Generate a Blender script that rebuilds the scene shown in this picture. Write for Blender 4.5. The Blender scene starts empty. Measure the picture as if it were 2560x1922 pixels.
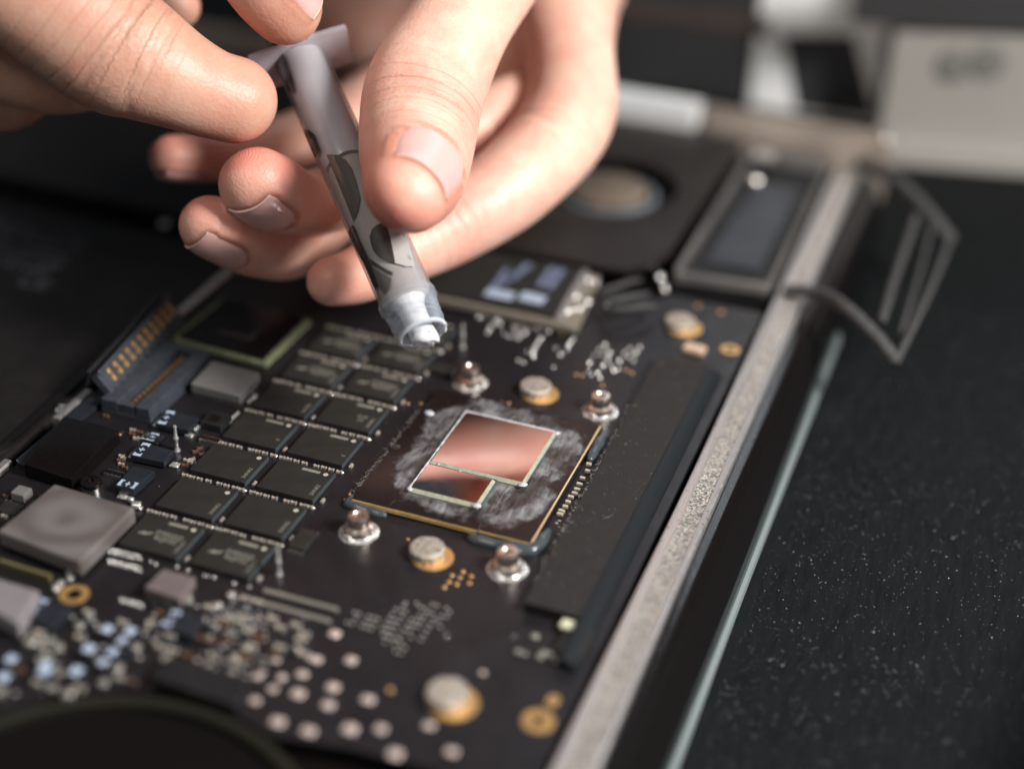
import bpy, bmesh, math, random
import numpy as np
from mathutils import Vector, Matrix
random.seed(7); rng = np.random.default_rng(7)
S = bpy.context.scene
COL = S.collection
# ------------------------------------------------------------------ camera (units: 1 = one centimetre)
F = 3850.0                                   # focal length in pixels of a 2560 px wide frame
CP = np.array([9.30559631, -18.75728345, 15.31800408])
RM = np.array([[0.93711863, 0.34776954, 0.02941131],
               [0.20744783, -0.48726192, -0.84825776],
               [-0.2806672, 0.80101946, -0.52876623]])   # rows: right, down, forward
cam_d = bpy.data.cameras.new("camera")
cam = bpy.data.objects.new("camera", cam_d); COL.objects.link(cam); S.camera = cam
cam.matrix_world = Matrix(((RM[0][0], -RM[1][0], -RM[2][0], CP[0]), (RM[0][1], -RM[1][1], -RM[2][1], CP[1]),
                           (RM[0][2], -RM[1][2], -RM[2][2], CP[2]), (0, 0, 0, 1)))
cam_d.sensor_width = 36.0; cam_d.lens = 36.0 * F / 2560.0
cam_d.clip_start = 1.0; cam_d.clip_end = 2000.0
cam_d.dof.use_dof = True; cam_d.dof.focus_distance = 26.2
cam_d.dof.aperture_fstop = cam_d.lens * 1e-3 / 1.15
cam_d.dof.aperture_blades = 0
# ------------------------------------------------------------------ world, lamps, exposure
W = bpy.data.worlds.new("World"); S.world = W; W.use_nodes = True
W.node_tree.nodes["Background"].inputs[0].default_value = (0.80, 0.90, 1.0, 1)
W.node_tree.nodes["Background"].inputs[1].default_value = 0.10
S.view_settings.view_transform = 'Standard'; S.view_settings.look = 'None'
S.view_settings.exposure = 0.0; S.view_settings.gamma = 1.0


def area(name, loc, target, sx, sy, power, col):
    d = bpy.data.lights.new(name, 'AREA'); d.shape = 'RECTANGLE'; d.size = sx; d.size_y = sy
    d.energy = power; d.color = col
    o = bpy.data.objects.new(name, d); COL.objects.link(o); o.location = loc
    o.rotation_euler = (Vector(target) - Vector(loc)).to_track_quat('-Z', 'Y').to_euler()
    return o


area("window_light", (30, -2, 25), (0, 4, 1), 8, 10, 27000, (1.0, 0.97, 0.94))
area("fill_light", (-8, -22, 40), (0, 10, 0), 14, 14, 5200, (1.0, 0.93, 0.84))  # added fill lamp for the left hand and the fronts of the background boxes
area("back_sheen_light", (8, 62, 40), (0, 5, 0), 34, 16, 4200, (0.86, 0.93, 1.0))  # added lamp from behind, gives board and table a bluish sheen

# ------------------------------------------------------------------ geometry helpers


def ray(px, py):
    return RM.T @ np.array([(px - 1280) / F, (py - 961) / F, 1.0])


def at(px, py, z=0.0):
    d = ray(px, py)
    return CP + d * ((z - CP[2]) / d[2])


def dep(px, py, d):
    return CP + ray(px, py) * d


def wm(o):
    m = o.matrix_basis.copy()
    return wm(o.parent) @ o.matrix_parent_inverse @ m if o.parent else m


def adopt(o, parent):
    if parent is not None:
        o.parent = parent
        o.matrix_parent_inverse = wm(parent).inverted()
    return o


def obj(name, me, mat=None, parent=None, loc=(0, 0, 0), rz=0.0, label=None, kind=None):
    o = bpy.data.objects.new(name, me)
    if mat is not None and len(me.materials) == 0:
        for m in (mat if isinstance(mat, (list, tuple)) else [mat]):
            me.materials.append(m)
    o.location = loc; o.rotation_euler = (0, 0, rz)
    adopt(o, parent)
    COL.objects.link(o)
    if label: o['label'] = label
    if kind: o['kind'] = kind
    return o


def tag(o, label, cat, group=None):
    o['label'] = label; o['category'] = cat
    if group: o['group'] = group
    return o


def thing(name, label, cat, loc=(0, 0, 0), group=None):
    o = bpy.data.objects.new(name, None); o.empty_display_size = 0.2
    o.location = loc; COL.objects.link(o)
    return tag(o, label, cat, group)


def mesh(name, verts, faces, smooth=False):
    me = bpy.data.meshes.new(name); me.from_pydata([tuple(v) for v in verts], [], faces); me.update()
    if smooth: me.shade_smooth()
    return me


def finish(bm, name, smooth=False):
    me = bpy.data.meshes.new(name); bm.normal_update(); bm.to_mesh(me); bm.free()
    if smooth: me.shade_smooth()
    return me


def bevel_bm(bm, b, seg=2):
    if b > 0:
        bmesh.ops.bevel(bm, geom=list(bm.edges), offset=b, segments=seg, profile=0.6, affect='EDGES', clamp_overlap=True)


def box_me(name, sx, sy, sz, b=0.0, seg=2, smooth=False):
    """box standing on z=0, centred in x and y"""
    bm = bmesh.new(); bmesh.ops.create_cube(bm, size=1.0)
    for v in bm.verts: v.co = Vector((v.co.x * sx, v.co.y * sy, (v.co.z + 0.5) * sz))
    bevel_bm(bm, b, seg)
    return finish(bm, name, smooth)


def prism_me(name, pts, z0, z1, b=0.0, seg=2, top_shift=0.0):
    """vertical prism over an outline (list of (x, y), any winding)"""
    n = len(pts)
    a = sum(pts[i][0] * pts[(i + 1) % n][1] - pts[(i + 1) % n][0] * pts[i][1] for i in range(n))
    if a < 0: pts = pts[::-1]
    bm = bmesh.new()
    lo = [bm.verts.new((p[0], p[1], z0)) for p in pts]; hi = [bm.verts.new((p[0], p[1], z1)) for p in pts]
    bm.faces.new(lo[::-1]); bm.faces.new(hi)
    for i in range(n): bm.faces.new((lo[i], lo[(i + 1) % n], hi[(i + 1) % n], hi[i]))
    bevel_bm(bm, b, seg)
    return finish(bm, name)


def pxq(quad, z):
    return [tuple(at(x, y, z)[:2]) for x, y in quad]


def lathe_me(name, prof, n=32, smooth=True, cap=False):
    """profile [(r, z)] turned about z"""
    V = []; Fc = []
    for r, z in prof:
        for k in range(n):
            a = 2 * math.pi * k / n
            V.append((r * math.cos(a), r * math.sin(a), z))
    m = len(prof)
    for i in range(m - 1):
        for k in range(n):
            Fc.append((i * n + k, i * n + (k + 1) % n, (i + 1) * n + (k + 1) % n, (i + 1) * n + k))
    if prof[0][0] > 1e-6 and cap: Fc.append(tuple(range(n))[::-1])
    if prof[-1][0] > 1e-6 and cap: Fc.append(tuple((m - 1) * n + k for k in range(n)))
    me = mesh(name, V, Fc, smooth)
    if smooth: me.set_sharp_from_angle(angle=math.radians(35))
    return me


def tube_me(name, pts, rad, n=8, closed=False, smooth=True):
    pts = [np.array(p, float) for p in pts]; m = len(pts)
    rads = rad if hasattr(rad, '__len__') else [rad] * m
    V = []; Fc = []
    ref = np.array([0.0, 0.0, 1.0])
    for i in range(m):
        a = pts[(i - 1) % m] if (closed or i > 0) else pts[i]
        b = pts[(i + 1) % m] if (closed or i < m - 1) else pts[i]
        t = b - a; t = t / (np.linalg.norm(t) + 1e-9)
        u = np.cross(t, ref)
        if np.linalg.norm(u) < 1e-3: u = np.cross(t, [1.0, 0, 0])
        u /= np.linalg.norm(u); w = np.cross(u, t)
        for k in range(n):
            an = 2 * math.pi * k / n
            V.append(pts[i] + rads[i] * (u * math.cos(an) + w * math.sin(an)))
    R_ = m if closed else m - 1
    for i in range(R_):
        j = (i + 1) % m
        for k in range(n):
            Fc.append((i * n + k, i * n + (k + 1) % n, j * n + (k + 1) % n, j * n + k))
    if not closed:
        Fc.append(tuple(range(n))[::-1]); Fc.append(tuple((m - 1) * n + k for k in range(n)))
    return mesh(name, V, Fc, smooth)


def join_me(name, meshes):
    """one mesh from [(mesh, offset, rz)], keeping material indices"""
    V = []; Fc = []; MI = []; o = 0
    for me, off, rz in meshes:
        c, s = math.cos(rz), math.sin(rz)
        for v in me.vertices:
            x, y, z = v.co
            V.append((x * c - y * s + off[0], x * s + y * c + off[1], z + off[2]))
        for p in me.polygons:
            Fc.append(tuple(i + o for i in p.vertices)); MI.append(p.material_index)
        o += len(me.vertices)
    me = mesh(name, V, Fc)
    me.polygons.foreach_set("material_index", MI)
    return me


_font_cache = {}


def text_me(body, size, depth=0.002, align='CENTER', bold=0.0):
    key = (body, size, depth, bold)
    if key in _font_cache: return _font_cache[key]
    cu = bpy.data.curves.new("lettering", 'FONT'); cu.body = body; cu.size = size; cu.extrude = depth / 2
    cu.align_x = align; cu.align_y = 'CENTER'; cu.resolution_u = 2; cu.offset = bold
    o = bpy.data.objects.new("lettering", cu); COL.objects.link(o)
    dg = bpy.context.evaluated_depsgraph_get(); me = bpy.data.meshes.new_from_object(o.evaluated_get(dg))
    me.name = "lettering"; bpy.data.objects.remove(o); _font_cache[key] = me
    return me


# ------------------------------------------------------------------ materials


def mat(name, col, rough=0.5, metal=0.0, spec=0.5, coat=0.0, var=0.0, vscale=8.0, bump=0.0, bscale=30.0,
        rvar=0.0, trans=0.0, ior=1.45, aniso=None, col2=None, coat_rough=0.1, alpha=1.0):
    m = bpy.data.materials.new(name); m.use_nodes = True
    nt = m.node_tree; N = nt.nodes; L = nt.links
    p = N["Principled BSDF"]
    p.inputs["Base Color"].default_value = (*col, 1); p.inputs["Roughness"].default_value = rough
    p.inputs["Metallic"].default_value = metal; p.inputs["Specular IOR Level"].default_value = spec
    p.inputs["Coat Weight"].default_value = coat; p.inputs["Coat Roughness"].default_value = coat_rough
    p.inputs["Transmission Weight"].default_value = trans; p.inputs["IOR"].default_value = ior
    tc = N.new("ShaderNodeTexCoord")
    src = tc.outputs["Object"]
    if aniso:
        mp = N.new("ShaderNodeMapping"); mp.inputs["Scale"].default_value = aniso
        L.new(src, mp.inputs[0]); src = mp.outputs[0]
    if var > 0 or col2:
        n = N.new("ShaderNodeTexNoise"); n.inputs["Scale"].default_value = vscale; n.inputs["Detail"].default_value = 6
        n.inputs["Roughness"].default_value = 0.65
        L.new(src, n.inputs["Vector"])
        mx = N.new("ShaderNodeMix"); mx.data_type = 'RGBA'
        c2 = col2 if col2 else tuple(min(1, c * (1 + var)) for c in col)
        c1 = col if col2 else tuple(c * (1 - var) for c in col)
        mx.inputs[6].default_value = (*c1, 1); mx.inputs[7].default_value = (*c2, 1)
        rp = N.new("ShaderNodeMapRange"); rp.inputs[1].default_value = 0.3; rp.inputs[2].default_value = 0.7
        L.new(n.outputs[0], rp.inputs[0]); L.new(rp.outputs[0], mx.inputs[0]); L.new(mx.outputs[2], p.inputs["Base Color"])
    if rvar > 0:
        n = N.new("ShaderNodeTexNoise"); n.inputs["Scale"].default_value = vscale * 1.7; n.inputs["Detail"].default_value = 5
        L.new(src, n.inputs["Vector"])
        rp = N.new("ShaderNodeMapRange"); rp.inputs[1].default_value = 0.3; rp.inputs[2].default_value = 0.7
        rp.inputs[3].default_value = max(0, rough - rvar); rp.inputs[4].default_value = min(1, rough + rvar)
        L.new(n.outputs[0], rp.inputs[0]); L.new(rp.outputs[0], p.inputs["Roughness"])
    if bump > 0:
        n = N.new("ShaderNodeTexNoise"); n.inputs["Scale"].default_value = bscale; n.inputs["Detail"].default_value = 4
        L.new(src, n.inputs["Vector"])
        b = N.new("ShaderNodeBump"); b.inputs["Strength"].default_value = 1.0; b.inputs["Distance"].default_value = bump
        L.new(n.outputs[0], b.inputs["Height"]); L.new(b.outputs[0], p.inputs["Normal"])
    return m


def emit_free(m): return m


M = {}
M['solder_mask'] = mat('black solder mask', (0.0130, 0.0118, 0.0138), 0.34, spec=0.5, var=0.25, vscale=1.2, rvar=0.08, bump=0.0006, bscale=60)
M['table'] = mat('dark table sheet', (0.0046, 0.0058, 0.0066), 0.62, spec=0.13, var=0.5, vscale=3, bump=0.006, bscale=10, rvar=0.1, aniso=(3.2, 0.45, 1))
M['chip'] = mat('matte black chip resin', (0.020, 0.019, 0.0165), 0.62, spec=0.4, var=0.14, vscale=3, bump=0.0012, bscale=90, rvar=0.07)
M['chip_lit_side'] = mat('chip resin with side light painted in', (0.05, 0.06, 0.066), 0.4, spec=0.6, var=0.2, vscale=6)
M['print'] = mat('grey chip print', (0.21, 0.20, 0.165), 0.7, var=0.3, vscale=25)
M['print_dot'] = mat('pale chip dot', (0.42, 0.41, 0.34), 0.6)
M['mark_white'] = mat('bluish white print', (0.45, 0.53, 0.66), 0.5, var=0.08, vscale=20)
M['cap_body'] = mat('tan capacitor ceramic', (0.34, 0.28, 0.20), 0.5, var=0.2, vscale=5)
M['cap_brown'] = mat('brown capacitor ceramic', (0.10, 0.055, 0.035), 0.5)
M['tin'] = mat('tinned metal', (0.78, 0.76, 0.72), 0.24, metal=1.0, rvar=0.1, vscale=14, bump=0.006, bscale=14)
M['solder'] = mat('solder', (0.84, 0.83, 0.80), 0.24, metal=0.75, bump=0.01, bscale=9, rvar=0.1)
M['nickel'] = mat('nickel', (0.86, 0.74, 0.66), 0.30, metal=1.0, rvar=0.06, vscale=9)
M['gold'] = mat('gold plating', (0.80, 0.49, 0.19), 0.36, metal=0.75, var=0.15, vscale=5, rvar=0.1)
M['copper_edge'] = mat('bare board edge', (0.62, 0.40, 0.16), 0.5, var=0.25, vscale=9)
M['gold_thin'] = mat('pale gold line', (0.66, 0.52, 0.30), 0.45, metal=0.2)
M['goo'] = mat('blue grey underfill', (0.050, 0.062, 0.070), 0.26, spec=0.5, coat=0.4, bump=0.02, bscale=3.5)
M['package'] = mat('package substrate', (0.020, 0.013, 0.012), 0.22, spec=0.5)
M['die_edge'] = mat('silicon edge', (0.33, 0.33, 0.25), 0.45, spec=0.5, var=0.2, vscale=12)
M['die_line'] = mat('teal adhesive line', (0.02, 0.11, 0.12), 0.4)
M['silver_line'] = mat('paste left along the die edge', (0.50, 0.51, 0.53), 0.5, bump=0.01, bscale=30)
M['inductor'] = mat('grey inductor resin', (0.17, 0.165, 0.16), 0.62, var=0.12, vscale=2.2, bump=0.004, bscale=35, rvar=0.08)
M['inductor_warm'] = mat('warm grey inductor resin', (0.14, 0.112, 0.112), 0.66, var=0.15, vscale=4, bump=0.004, bscale=35)
M['tantalum'] = mat('black tantalum body', (0.017, 0.021, 0.027), 0.38, spec=0.5, var=0.2, vscale=5, bump=0.002, bscale=50)
M['black_plastic'] = mat('black plastic', (0.013, 0.013, 0.014), 0.5, spec=0.4, var=0.3, vscale=4, bump=0.003, bscale=30, rvar=0.1)
M['connector'] = mat('blue grey connector plastic', (0.045, 0.052, 0.066), 0.45, spec=0.5, var=0.3, vscale=6, bump=0.004, bscale=25, rvar=0.1)
M['gloss_black'] = mat('glossy black plastic', (0.006, 0.005, 0.005), 0.14, spec=0.5, rvar=0.08, vscale=6)
M['strip'] = mat('matte black cover', (0.019, 0.0175, 0.0168), 0.60, spec=0.35, var=0.18, vscale=5, bump=0.0015, bscale=70)
M['alu'] = mat('brushed aluminium', (0.70, 0.68, 0.67), 0.36, metal=0.85, rvar=0.1, vscale=7, bump=0.003, bscale=30)
M['rim'] = mat('polished case rim', (0.44, 0.52, 0.52), 0.35, metal=0.6)
M['battery'] = mat('battery film', (0.014, 0.012, 0.012), 0.5, spec=0.35, bump=0.01, bscale=2.5, var=0.3, vscale=1.5)
M['battery_print'] = mat('grey battery print', (0.085, 0.085, 0.10), 0.6)
M['pch_edge'] = mat('green laminate edge', (0.17, 0.19, 0.11), 0.5, var=0.3, vscale=6)
M['rubber'] = mat('grey rubber', (0.052, 0.052, 0.052), 0.75, var=0.25, vscale=6, bump=0.01, bscale=12)
M['fan_plate'] = mat('dark fan cover', (0.032, 0.026, 0.024), 0.42, metal=0.3, var=0.2, vscale=0.8, rvar=0.08)
M['fan_rim'] = mat('olive grey fan rim', (0.016, 0.015, 0.010), 0.7, spec=.2)
M['fan_blade'] = mat('fan rotor plastic', (0.004, 0.0032, 0.003), 0.8, spec=.1)
M['hub'] = mat('brushed hub', (0.24, 0.19, 0.145), 0.4, metal=0.5, var=0.2, vscale=2)
M['fins'] = mat('heat sink fins', (0.90, 0.92, 0.92), 0.5, metal=0.0)
M['fin_frame'] = mat('brownish heat sink frame', (0.30, 0.25, 0.21), 0.5, metal=0.3, var=0.25, vscale=0.8)
M['grey_case'] = mat('warm grey painted case', (0.27, 0.255, 0.235), 0.6, var=0.1, vscale=0.12)
M['grey_edge'] = mat('pale grey edge', (0.33, 0.315, 0.29), 0.5)
M['white_case'] = mat('pale grey plastic', (0.92, 0.94, 0.92), 0.5, var=0.08, vscale=0.2)
M['dark_case'] = mat('dark grey plastic', (0.032, 0.032, 0.033), 0.45, var=0.25, vscale=0.3)
M['dust'] = mat('pale dust', (0.60, 0.60, 0.58), 0.8)
M['lint'] = mat('pale lint', (0.50, 0.48, 0.46), 0.8)
M['pad_pink'] = mat('tinned test pad', (0.80, 0.66, 0.60), 0.42, metal=0.5, bump=0.01, bscale=8)


def sparkle_metal():
    m = mat('sparkling blasted aluminium', (0.66, 0.63, 0.59), 0.28, metal=1.0)
    nt = m.node_tree; N = nt.nodes; L = nt.links; p = N["Principled BSDF"]
    tc = N.new("ShaderNodeTexCoord")
    v = N.new("ShaderNodeTexVoronoi"); v.inputs["Scale"].default_value = 30
    L.new(tc.outputs["Object"], v.inputs["Vector"])
    n2 = N.new("ShaderNodeTexNoise"); n2.inputs["Scale"].default_value = 45; n2.inputs["Detail"].default_value = 3
    L.new(tc.outputs["Object"], n2.inputs["Vector"])
    ad = N.new("ShaderNodeMath"); L.new(v.outputs["Distance"], ad.inputs[0]); L.new(n2.outputs[0], ad.inputs[1])
    cr = N.new("ShaderNodeMix"); cr.data_type = 'RGBA'; cr.inputs[6].default_value = (0.22, 0.20, 0.18, 1); cr.inputs[7].default_value = (0.95, 0.91, 0.85, 1)
    sp_ = N.new("ShaderNodeSeparateColor"); L.new(v.outputs["Color"], sp_.inputs[0]); L.new(sp_.outputs[0], cr.inputs[0]); L.new(cr.outputs[2], p.inputs["Base Color"])
    b = N.new("ShaderNodeBump"); b.inputs["Distance"].default_value = 0.045; b.inputs["Strength"].default_value = 1
    L.new(ad.outputs[0], b.inputs["Height"]); L.new(b.outputs[0], p.inputs["Normal"])
    return m


M['sparkle'] = sparkle_metal()


def spacer_metal():
    m = mat('woven conductive foam', (0.46, 0.42, 0.37), 0.5, metal=0.55)
    nt = m.node_tree; N = nt.nodes; L = nt.links; p = N["Principled BSDF"]
    tc = N.new("ShaderNodeTexCoord")
    v = N.new("ShaderNodeTexVoronoi"); v.inputs["Scale"].default_value = 34
    L.new(tc.outputs["Object"], v.inputs["Vector"])
    cr = N.new("ShaderNodeValToRGB"); cr.color_ramp.elements[0].color = (0.85, 0.79, 0.70, 1); cr.color_ramp.elements[0].position = 0.15
    cr.color_ramp.elements[1].color = (0.22, 0.175, 0.13, 1); cr.color_ramp.elements[1].position = 0.75
    L.new(v.outputs["Distance"], cr.inputs[0]); L.new(cr.outputs[0], p.inputs["Base Color"])
    b = N.new("ShaderNodeBump"); b.inputs["Distance"].default_value = 0.012; b.invert = True
    L.new(v.outputs["Distance"], b.inputs["Height"]); L.new(b.outputs[0], p.inputs["Normal"])
    return m


M['foam'] = spacer_metal()


def residue_package():
    """package laminate with smeared thermal paste residue round the die (package-local coordinates in cm)"""
    m = mat('package with paste residue', (0.020, 0.013, 0.012), 0.2, spec=0.35)
    nt = m.node_tree; N = nt.nodes; L = nt.links; p = N["Principled BSDF"]
    tc = N.new("ShaderNodeTexCoord"); O = tc.outputs["Object"]

    def math_(op, a, b=None, c=None, clamp=False):
        n = N.new("ShaderNodeMath"); n.operation = op; n.use_clamp = clamp
        for i, x in enumerate((a, b, c)):
            if x is None: continue
            if isinstance(x, (int, float)): n.inputs[i].default_value = x
            else: L.new(x, n.inputs[i])
        return n.outputs[0]

    def noise(scale, det=6, dist=0.0, rough=0.6, sc=(1, 1, 1)):
        mp = N.new("ShaderNodeMapping"); mp.inputs["Scale"].default_value = sc; L.new(O, mp.inputs[0])
        n = N.new("ShaderNodeTexNoise"); n.inputs["Scale"].default_value = scale; n.inputs["Detail"].default_value = det
        n.inputs["Distortion"].default_value = dist; n.inputs["Roughness"].default_value = rough
        L.new(mp.outputs[0], n.inputs["Vector"]); return n.outputs[0]
    sx = N.new("ShaderNodeSeparateXYZ"); L.new(O, sx.inputs[0]); X, Y = sx.outputs[0], sx.outputs[1]
    # rounded-rectangle distance to the smear's middle, edge wobbling with noise
    wob = math_('MULTIPLY', math_('SUBTRACT', noise(1.6, 4), 0.5), 0.75)
    dx = math_('DIVIDE', math_('ABSOLUTE', math_('SUBTRACT', X, 1.66)), 1.42)
    dy = math_('DIVIDE', math_('ABSOLUTE', math_('SUBTRACT', Y, 1.95)), 1.80)
    r = math_('POWER', math_('ADD', math_('POWER', dx, 4), math_('POWER', dy, 4)), 0.25)
    r = math_('ADD', r, wob)
    inside = N.new("ShaderNodeMapRange"); inside.interpolation_type = 'SMOOTHSTEP'
    inside.inputs[1].default_value = 1.02; inside.inputs[2].default_value = 0.78
    L.new(r, inside.inputs[0])
    cloud = N.new("ShaderNodeMapRange"); cloud.inputs[1].default_value = 0.40; cloud.inputs[2].default_value = 0.72
    L.new(noise(2.2, 9, 0.35, 0.66), cloud.inputs[0])
    ring = N.new("ShaderNodeMapRange"); ring.inputs[1].default_value = 0.10; ring.inputs[2].default_value = 0.0
    L.new(math_('ABSOLUTE', math_('SUBTRACT', r, 0.90)), ring.inputs[0])
    fine = noise(38, 4, 0.5)
    fine2 = noise(3.2, 4, 0.2, 0.5, (2.4, 0.8, 1))
    mps = N.new("ShaderNodeMapping"); mps.inputs["Rotation"].default_value = (0, 0, 0.62); mps.inputs["Scale"].default_value = (5.5, .9, 1); L.new(O, mps.inputs[0])
    ns = N.new("ShaderNodeTexNoise"); ns.inputs["Scale"].default_value = 2.6; ns.inputs["Detail"].default_value = 7; ns.inputs["Distortion"].default_value = .5; L.new(mps.outputs[0], ns.inputs["Vector"])
    strk = N.new("ShaderNodeMapRange"); strk.inputs[1].default_value = .42; strk.inputs[2].default_value = .68; L.new(ns.outputs[0], strk.inputs[0])
    a = math_('ADD', math_('ADD', math_('MULTIPLY', cloud.outputs[0], 0.34), math_('MULTIPLY', strk.outputs[0], 0.30)), math_('MULTIPLY', ring.outputs[0], math_('MULTIPLY', fine2, 0.55)))
    a = math_('ADD', a, 0.07)
    a = math_('MULTIPLY', a, inside.outputs[0])
    gap = N.new("ShaderNodeMapRange"); gap.interpolation_type = 'SMOOTHSTEP'; gap.inputs[1].default_value = .36; gap.inputs[2].default_value = .58; gap.inputs[3].default_value = .22; gap.inputs[4].default_value = 1.15
    L.new(noise(1.15, 5, .8, .55), gap.inputs[0]); a = math_('MULTIPLY', a, gap.outputs[0])
    a = math_('MULTIPLY', a, math_('MULTIPLY_ADD', fine, 1.1, 0.35), clamp=True)
    # faint wipe marks beyond the smear
    out = N.new("ShaderNodeMapRange"); out.inputs[1].default_value = 0.60; out.inputs[2].default_value = 0.78
    L.new(noise(2.2, 8, 2.0, 0.7, (1.6, 0.7, 1)), out.inputs[0])
    a = math_('MAXIMUM', a, math_('MULTIPLY', out.outputs[0], 0.16))
    mx = N.new("ShaderNodeMix"); mx.data_type = 'RGBA'
    mx.inputs[6].default_value = (0.013, 0.009, 0.009, 1); mx.inputs[7].default_value = (0.50, 0.50, 0.52, 1)
    L.new(a, mx.inputs[0]); L.new(mx.outputs[2], p.inputs["Base Color"])
    rr = math_('MULTIPLY_ADD', a, 0.7, 0.18, clamp=True); L.new(rr, p.inputs["Roughness"])
    b = N.new("ShaderNodeBump"); b.inputs["Distance"].default_value = 0.012
    L.new(a, b.inputs["Height"]); L.new(b.outputs[0], p.inputs["Normal"])
    return m


M['residue'] = residue_package()


def die_mirror():
    m = mat('polished silicon', (0.56, 0.47, 0.475), 0.045, metal=1.0)
    nt = m.node_tree; N = nt.nodes; L = nt.links; p = N["Principled BSDF"]
    tc = N.new("ShaderNodeTexCoord")
    n = N.new("ShaderNodeTexNoise"); n.inputs["Scale"].default_value = 3; n.inputs["Detail"].default_value = 8
    L.new(tc.outputs["Object"], n.inputs["Vector"])
    r = N.new("ShaderNodeMapRange"); r.inputs[1].default_value = 0.35; r.inputs[2].default_value = 0.75
    r.inputs[3].default_value = 0.03; r.inputs[4].default_value = 0.10
    L.new(n.outputs[0], r.inputs[0]); L.new(r.outputs[0], p.inputs["Roughness"])
    return m


M['die'] = die_mirror()
# ================================================================== THE SETTING
TZ = -1.40
me = mesh("table_surface", [(-60, -60, TZ), (60, -60, TZ), (60, 90, TZ), (-60, 90, TZ)], [(0, 1, 2, 3)])
table = obj("table_surface", me, M['table'], kind='structure'); table['label'] = "dark dusty table top the open laptop lies on"
wall_m = mat('dim room wall', (0.09, 0.085, 0.08), 0.8, var=0.15, vscale=0.05)
me = mesh("wall", [(-220, 240, -80), (220, 240, -80), (220, 240, 160), (-220, 240, 160)], [(0, 1, 2, 3)])
wall = obj("wall", me, wall_m, kind='structure')

# ================================================================== THE LAPTOP CASE
case = thing("laptop_case", "open laptop case with a sparkling metal side rail and black glossy outer edge", "laptop case", (0, 2, TZ))
obj("base_plate", prism_me("base_plate", [(-17, -14), (5.0, -14), (5.0, 18.4), (-17, 18.4)], -0.75, -0.32), M['gloss_black'], case)
RL0, RL1, RL2, RL3, RL4 = 5.04, 5.13, 5.22, 5.52, 5.64      # rail across: chamfer, groove, blasted band, outer lip
Y0, Y1 = -14.0, 17.2


def extrude_y(name, prof, y0, y1, closed=True):
    n = len(prof); V = [(x, y0, z) for x, z in prof] + [(x, y1, z) for x, z in prof]
    Fc = [(i, (i + 1) % n, n + (i + 1) % n, n + i) for i in range(n if closed else n - 1)]
    if closed: Fc += [tuple(range(n))[::-1], tuple(range(n, 2 * n))]
    me = mesh(name, V, Fc)
    bm = bmesh.new(); bm.from_mesh(me); bmesh.ops.recalc_face_normals(bm, faces=bm.faces); bm.to_mesh(me); bm.free()
    return me


obj("rail_inner_lip", extrude_y("rail_inner_lip", [(RL0, -0.6), (RL0, -0.02), (RL0 + 0.03, 0.03), (RL1 - 0.015, 0.035), (RL1, 0.01), (RL1, -0.6)], Y0, Y1), M['alu'], case)
obj("rail_step", extrude_y("rail_step", [(RL1 + .003, -0.6), (RL1 + .003, -0.015), (RL2 - 0.02, 0.0), (RL2 - .003, -0.02), (RL2 - .003, -0.6)], Y0, Y1), M['alu'], case)
obj("rail_band", extrude_y("rail_band", [(RL2, -0.6), (RL2, -0.03), (RL3, -0.03), (RL3, -0.6)], Y0, Y1), M['sparkle'], case)
obj("rail_outer_lip", extrude_y("rail_outer_lip", [(RL3 + .004, -0.6), (RL3 + .004, -0.012), (RL4 - 0.05, -0.005), (RL4 - 0.01, -0.03), (RL4, -0.09), (RL4, -0.6)], Y0, Y1), M['alu'], case)
xe = at(1740, 1780, TZ + 0.12)[0]
pr_ = [(RL4 + 0.01, -0.16)]
for k in range(9):
    t = k / 8
    pr_.append((RL4 + 0.03 + (xe - RL4 - 0.10) * (t ** 0.8), -0.14 - 1.05 * t * t))
pr_ += [(xe - 0.09, TZ + 0.02), (RL4 + 0.01, TZ + 0.02)]
obj("outer_cover", extrude_y("outer_cover", pr_, Y0, Y1), M['gloss_black'], case).data.set_sharp_from_angle(angle=0.6)
for p in bpy.data.objects["outer_cover"].data.polygons: p.use_smooth = True
obj("outer_edge_strip", extrude_y("outer_edge_strip", [(xe - 0.075, TZ + 0.01), (xe - 0.075, TZ + 0.22), (xe - 0.03, TZ + 0.25), (xe + 0.025, TZ + 0.15), (xe + 0.04, TZ + 0.01)], Y0, 11.0), M['rim'], case)
# back wall of the case and the left inner rail
obj("back_wall", prism_me("back_wall", [(-17, 18.45), (6.1, 18.45), (6.1, 19.0), (-17, 19.0)], TZ + .02, 0.35, 0.04), M['fin_frame'], case)
cx = at(185, 1015, -0.1)[0]
for (a, b_) in ((-14.0, -1.2), (0.2, 1.25), (2.0, 9.0)):
    obj("inner_rail", extrude_y("inner_rail", [(cx - 0.09, -0.5), (cx - 0.09, -0.05), (cx - 0.05, -0.02), (cx + 0.06, -0.02), (cx + 0.09, -0.06), (cx + 0.09, -0.5)], a, b_), M['alu'], case)

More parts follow.
